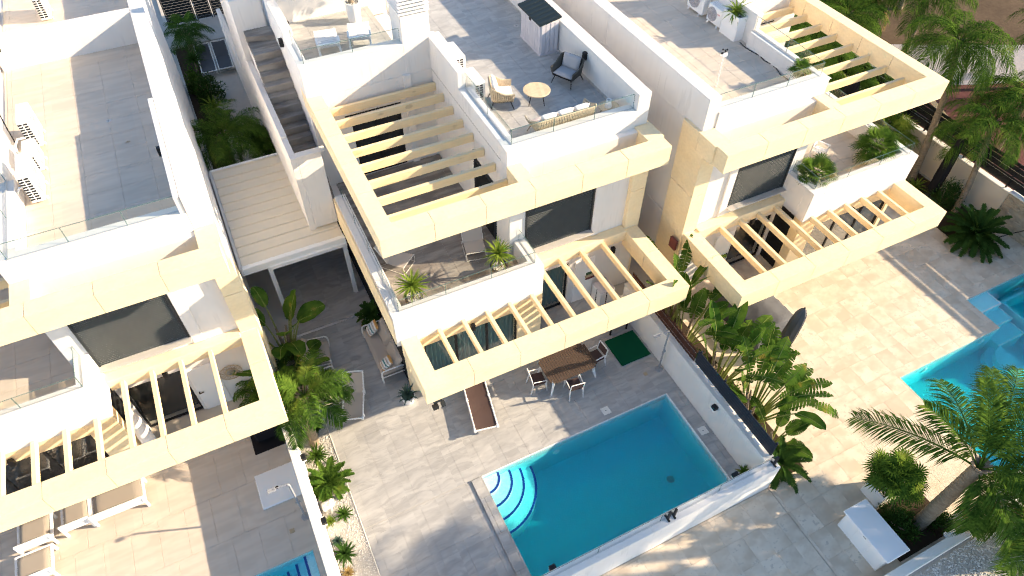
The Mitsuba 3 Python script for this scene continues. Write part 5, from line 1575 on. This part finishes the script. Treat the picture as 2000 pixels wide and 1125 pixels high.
# bottom right
queen_palm('large palm with a ringed grey trunk leaning over the bottom right corner', [(14.52, 2.03, 0), (14.66, 2.06, 1.0), (14.86, 2.10, 2.0), (15.05, 2.14, 2.95)], .20, .17, 0, 3.2, .85, 71, hang=.55, nl=80, lw=.023,
           fronds=[(125, 18, -22, 3.3), (108, 48, 0, 2.2), (72, 74, 28, 2.6), (48, 60, -5, 2.9), (30, 45, -10, 3.3), (12, 66, 0, 2.8), (-10, 40, -30, 3.0), (-35, 30, -45, 2.6), (-62, 24, -60, 2.4), (-100, 10, -72, 2.4), (-128, -5, -80, 1.8), (60, 20, -30, 3.0), (-80, 55, -20, 2.4)])
fan_palm('fluffy bright shrub of fine fans in the white cube planter', 14.14, 3.28, .55, .75, 66, .38, .44, 72, name='planter_palm', leaf='palmleaf', tr=.05, low=-35, jit=.38)
bush('dark oleander shrub beside the leaning palm trunk', 13.9, 2.35, 0, .7, .75, 1900, 'darkleaf', 73, .03, .15)
bush('small dark oleander shrub in front of the low wall', 15.0, 1.75, 0, .45, .6, 900, 'darkleaf', 74, .03, .15)
queen_palm('drooping green palm at the bottom right corner over the gravel', [(16.3, .25, 0), (16.3, .30, 1.2), (16.3, .35, 2.0)], .16, .12, 15, 2.3, .7, 75, hang=1.0, e_lo=-45, nl=66, lw=.0165, dry=1)
# right villa balcony and roof
fan_palm('left one of two dense fan palms in glass-edged pots on the right balcony', 18.35, 12.55, F1+.45, .22, 34, .50, .42, 81, pot=pot_shape(18.35, 12.55, F1, .24, .5, 'creampaint'), low=-30, cat='palm')
fan_palm('right one of two dense fan palms on the right balcony, half over the parapet', 21.45, 12.7, F1+.45, .30, 34, .52, .44, 82, pot=pot_shape(21.45, 12.7, F1, .24, .5, 'creampaint'), low=-30, cat='palm')
fan_palm('little fan palm in a white pot at the roof corner of the tan terrace', 17.55, 14.05, F2+.40, .22, 16, .22, .26, 83, tr=.05, pot=pot_shape(17.55, 14.05, F2, .19, .46, 'whitepaint', .9, 'soil', 90, 6, True), cat='palm')
yucca('leafy plant with strap leaves in the tall white planter', 17.6, 17.6, F2+.75, .15, 34, .62, .035, 84, leaf='yuccaleaf', name='planter_plant', bend=60)
# far right garden and street
queen_palm('tall palm with a brown trunk rising in front of the cream boundary wall', [(26.62, 13.6, 0), (26.9, 13.9, 1.6), (27.4, 14.5, 3.6), (27.9, 15.3, 5.3)], .17, .10, 24, 2.7, .75, 91, hang=1.1, e_lo=-50, nl=60, lw=.0165)
queen_palm('shorter palm rising behind the big dark cycad', [(26.55, 11.2, 0), (26.8, 11.4, 1.2), (27.2, 11.9, 2.9), (27.4, 12.2, 3.6)], .13, .09, 20, 2.3, .65, 92, hang=1.1, e_lo=-50, nl=54, lw=.0165)
queen_palm('palm at the right edge of the photograph above the railing', [(28.9, 12.0, 0), (29.0, 12.2, 2.0), (29.2, 12.4, 4.2)], .14, .10, 20, 2.3, .65, 93, hang=1.1, e_lo=-50, nl=50, lw=.0165)
cycad('very large dark cycad in front of the stone wall', 25.75, 9.7, 0, 58, 1.35, .24, 94, .45, e_hi=82, e_lo=-15, nl=56, lw=.022)
bush('round clipped dark green shrub beside the closed black parasol', 26.5, 11.9, 0, .75, 1.35, 2600, 'darkleaf', 95, .04, .10, clumps=60)
yucca('low yellow green yucca at the foot of the brown palm trunk', 26.3, 13.1, 0, .05, 46, .6, .03, 96, leaf='yuccaleaf')
fan_palm('broad fan palm seen above the corner of the right villa\'s upper frame', 28.6, 21.3, 0, 1.9, 20, .9, .85, 97)
fan_palm('yellow green fan palm behind the right villa\'s balcony', 26.3, 15.3, 0, 1.3, 20, .8, .7, 98, leaf='yuccaleaf')
queen_palm('feathery palm by the wall under the right villa\'s frame', [(27.0, 16.6, 0), (27.1, 16.9, 2.2)], .13, .09, 20, 1.9, .55, 99, hang=1.0, nl=46)
for i, (x, y, h, sd) in enumerate(((26.5, 18.6, 2.1, 101), (26.4, 20.7, 2.6, 102), (26.6, 23.4, 3.2, 103), (27.0, 26.5, 3.4, 104))):
    queen_palm(('first', 'second', 'third', 'fourth')[i]+' feathery palm in the row behind the right villa, counted from the front', [(x, y, 0), (x+.1, y+.1, h)], .14, .10, 24, 2.3, .65, sd, hang=1.0, nl=50, lw=.0165)
for i, (x, y, r, h) in enumerate(((26.3, 16.6, .6, 1.0), (25.6, 19.6, .8, 1.2), (25.8, 22.2, .9, 1.4), (26.0, 25.0, 1.0, 1.6))):
    bush('dense green shrub seen between the pergola beams of the right villa, '+('lowest', 'second from the bottom', 'third from the bottom', 'topmost')[i], x, y, 0, r, h, 520, 'palmleaf' if i % 2 else 'darkleaf', 110+i, .05, .22)
for i, (x, y, h, lf) in enumerate(((26.0, 15.9, .5, 'palmleaf'), (25.9, 18.5, .9, 'yuccaleaf'), (26.6, 20.1, 1.2, 'palmleaf'), (25.5, 21.2, .7, 'darkleaf'), (26.4, 23.6, 1.2, 'palmleaf'))):
    fan_palm('fan palm in the garden strip glimpsed through the right pergola, number %s from the front' % ('one', 'two', 'three', 'four', 'five')[i], x, y, 0, h, 16, .7, .6, 140+i, leaf=lf, low=-30)
for i, (x, y, h) in enumerate(((29.3, 21.8, 3.0), (30.6, 24.6, 3.3), (32.6, 23.8, 2.6), (29.6, 26.5, 3.4), (33.5, 27.5, 3.2))):
    queen_palm('feathery street palm behind the railing at the top of the photograph, %s from the front' % ('nearest', 'second', 'third', 'fourth', 'farthest')[i], [(x, y, 0), (x+.15, y+.1, h*.6), (x+.2, y+.25, h)], .14, .10, 24, 2.5, .7, 150+i, hang=1.0, nl=50, lw=.0165, dry=1)
queen_palm('street palm with a bare leaning trunk at the top edge', [(38.2, 25.3, 0), (38.9, 26.0, 3.0), (39.4, 26.5, 5.0)], .17, .13, 18, 2.4, .7, 121, hang=1.0, nl=44)
queen_palm('bright street palm in the sand beside the grey path', [(33.2, 20.6, 0), (33.5, 20.9, 2.2), (33.7, 21.2, 3.6)], .15, .11, 26, 2.8, .75, 122, hang=1.1, nl=54, lw=.0165)
queen_palm('street palm at the upper right edge over the grey path', [(38.0, 16.2, 0), (38.3, 16.4, 3.2)], .15, .11, 24, 2.8, .7, 123, hang=1.0, nl=50, lw=.0165)
for i, (x, y, h, w) in enumerate(((20.5, -.3, 8.5, 'first'), (19.5, -1.2, 8.0, 'second'), (18.6, -.2, 8.0, 'third'))):
    queen_palm(w+' tall palm of the next garden, outside the right edge of the photograph', [(x, y, 0), (x+.1, y, h*.5), (x, y+.1, h)], .2, .14, 22, 2.6, .7, 130+i, hang=.9, nl=44, lw=.0165)
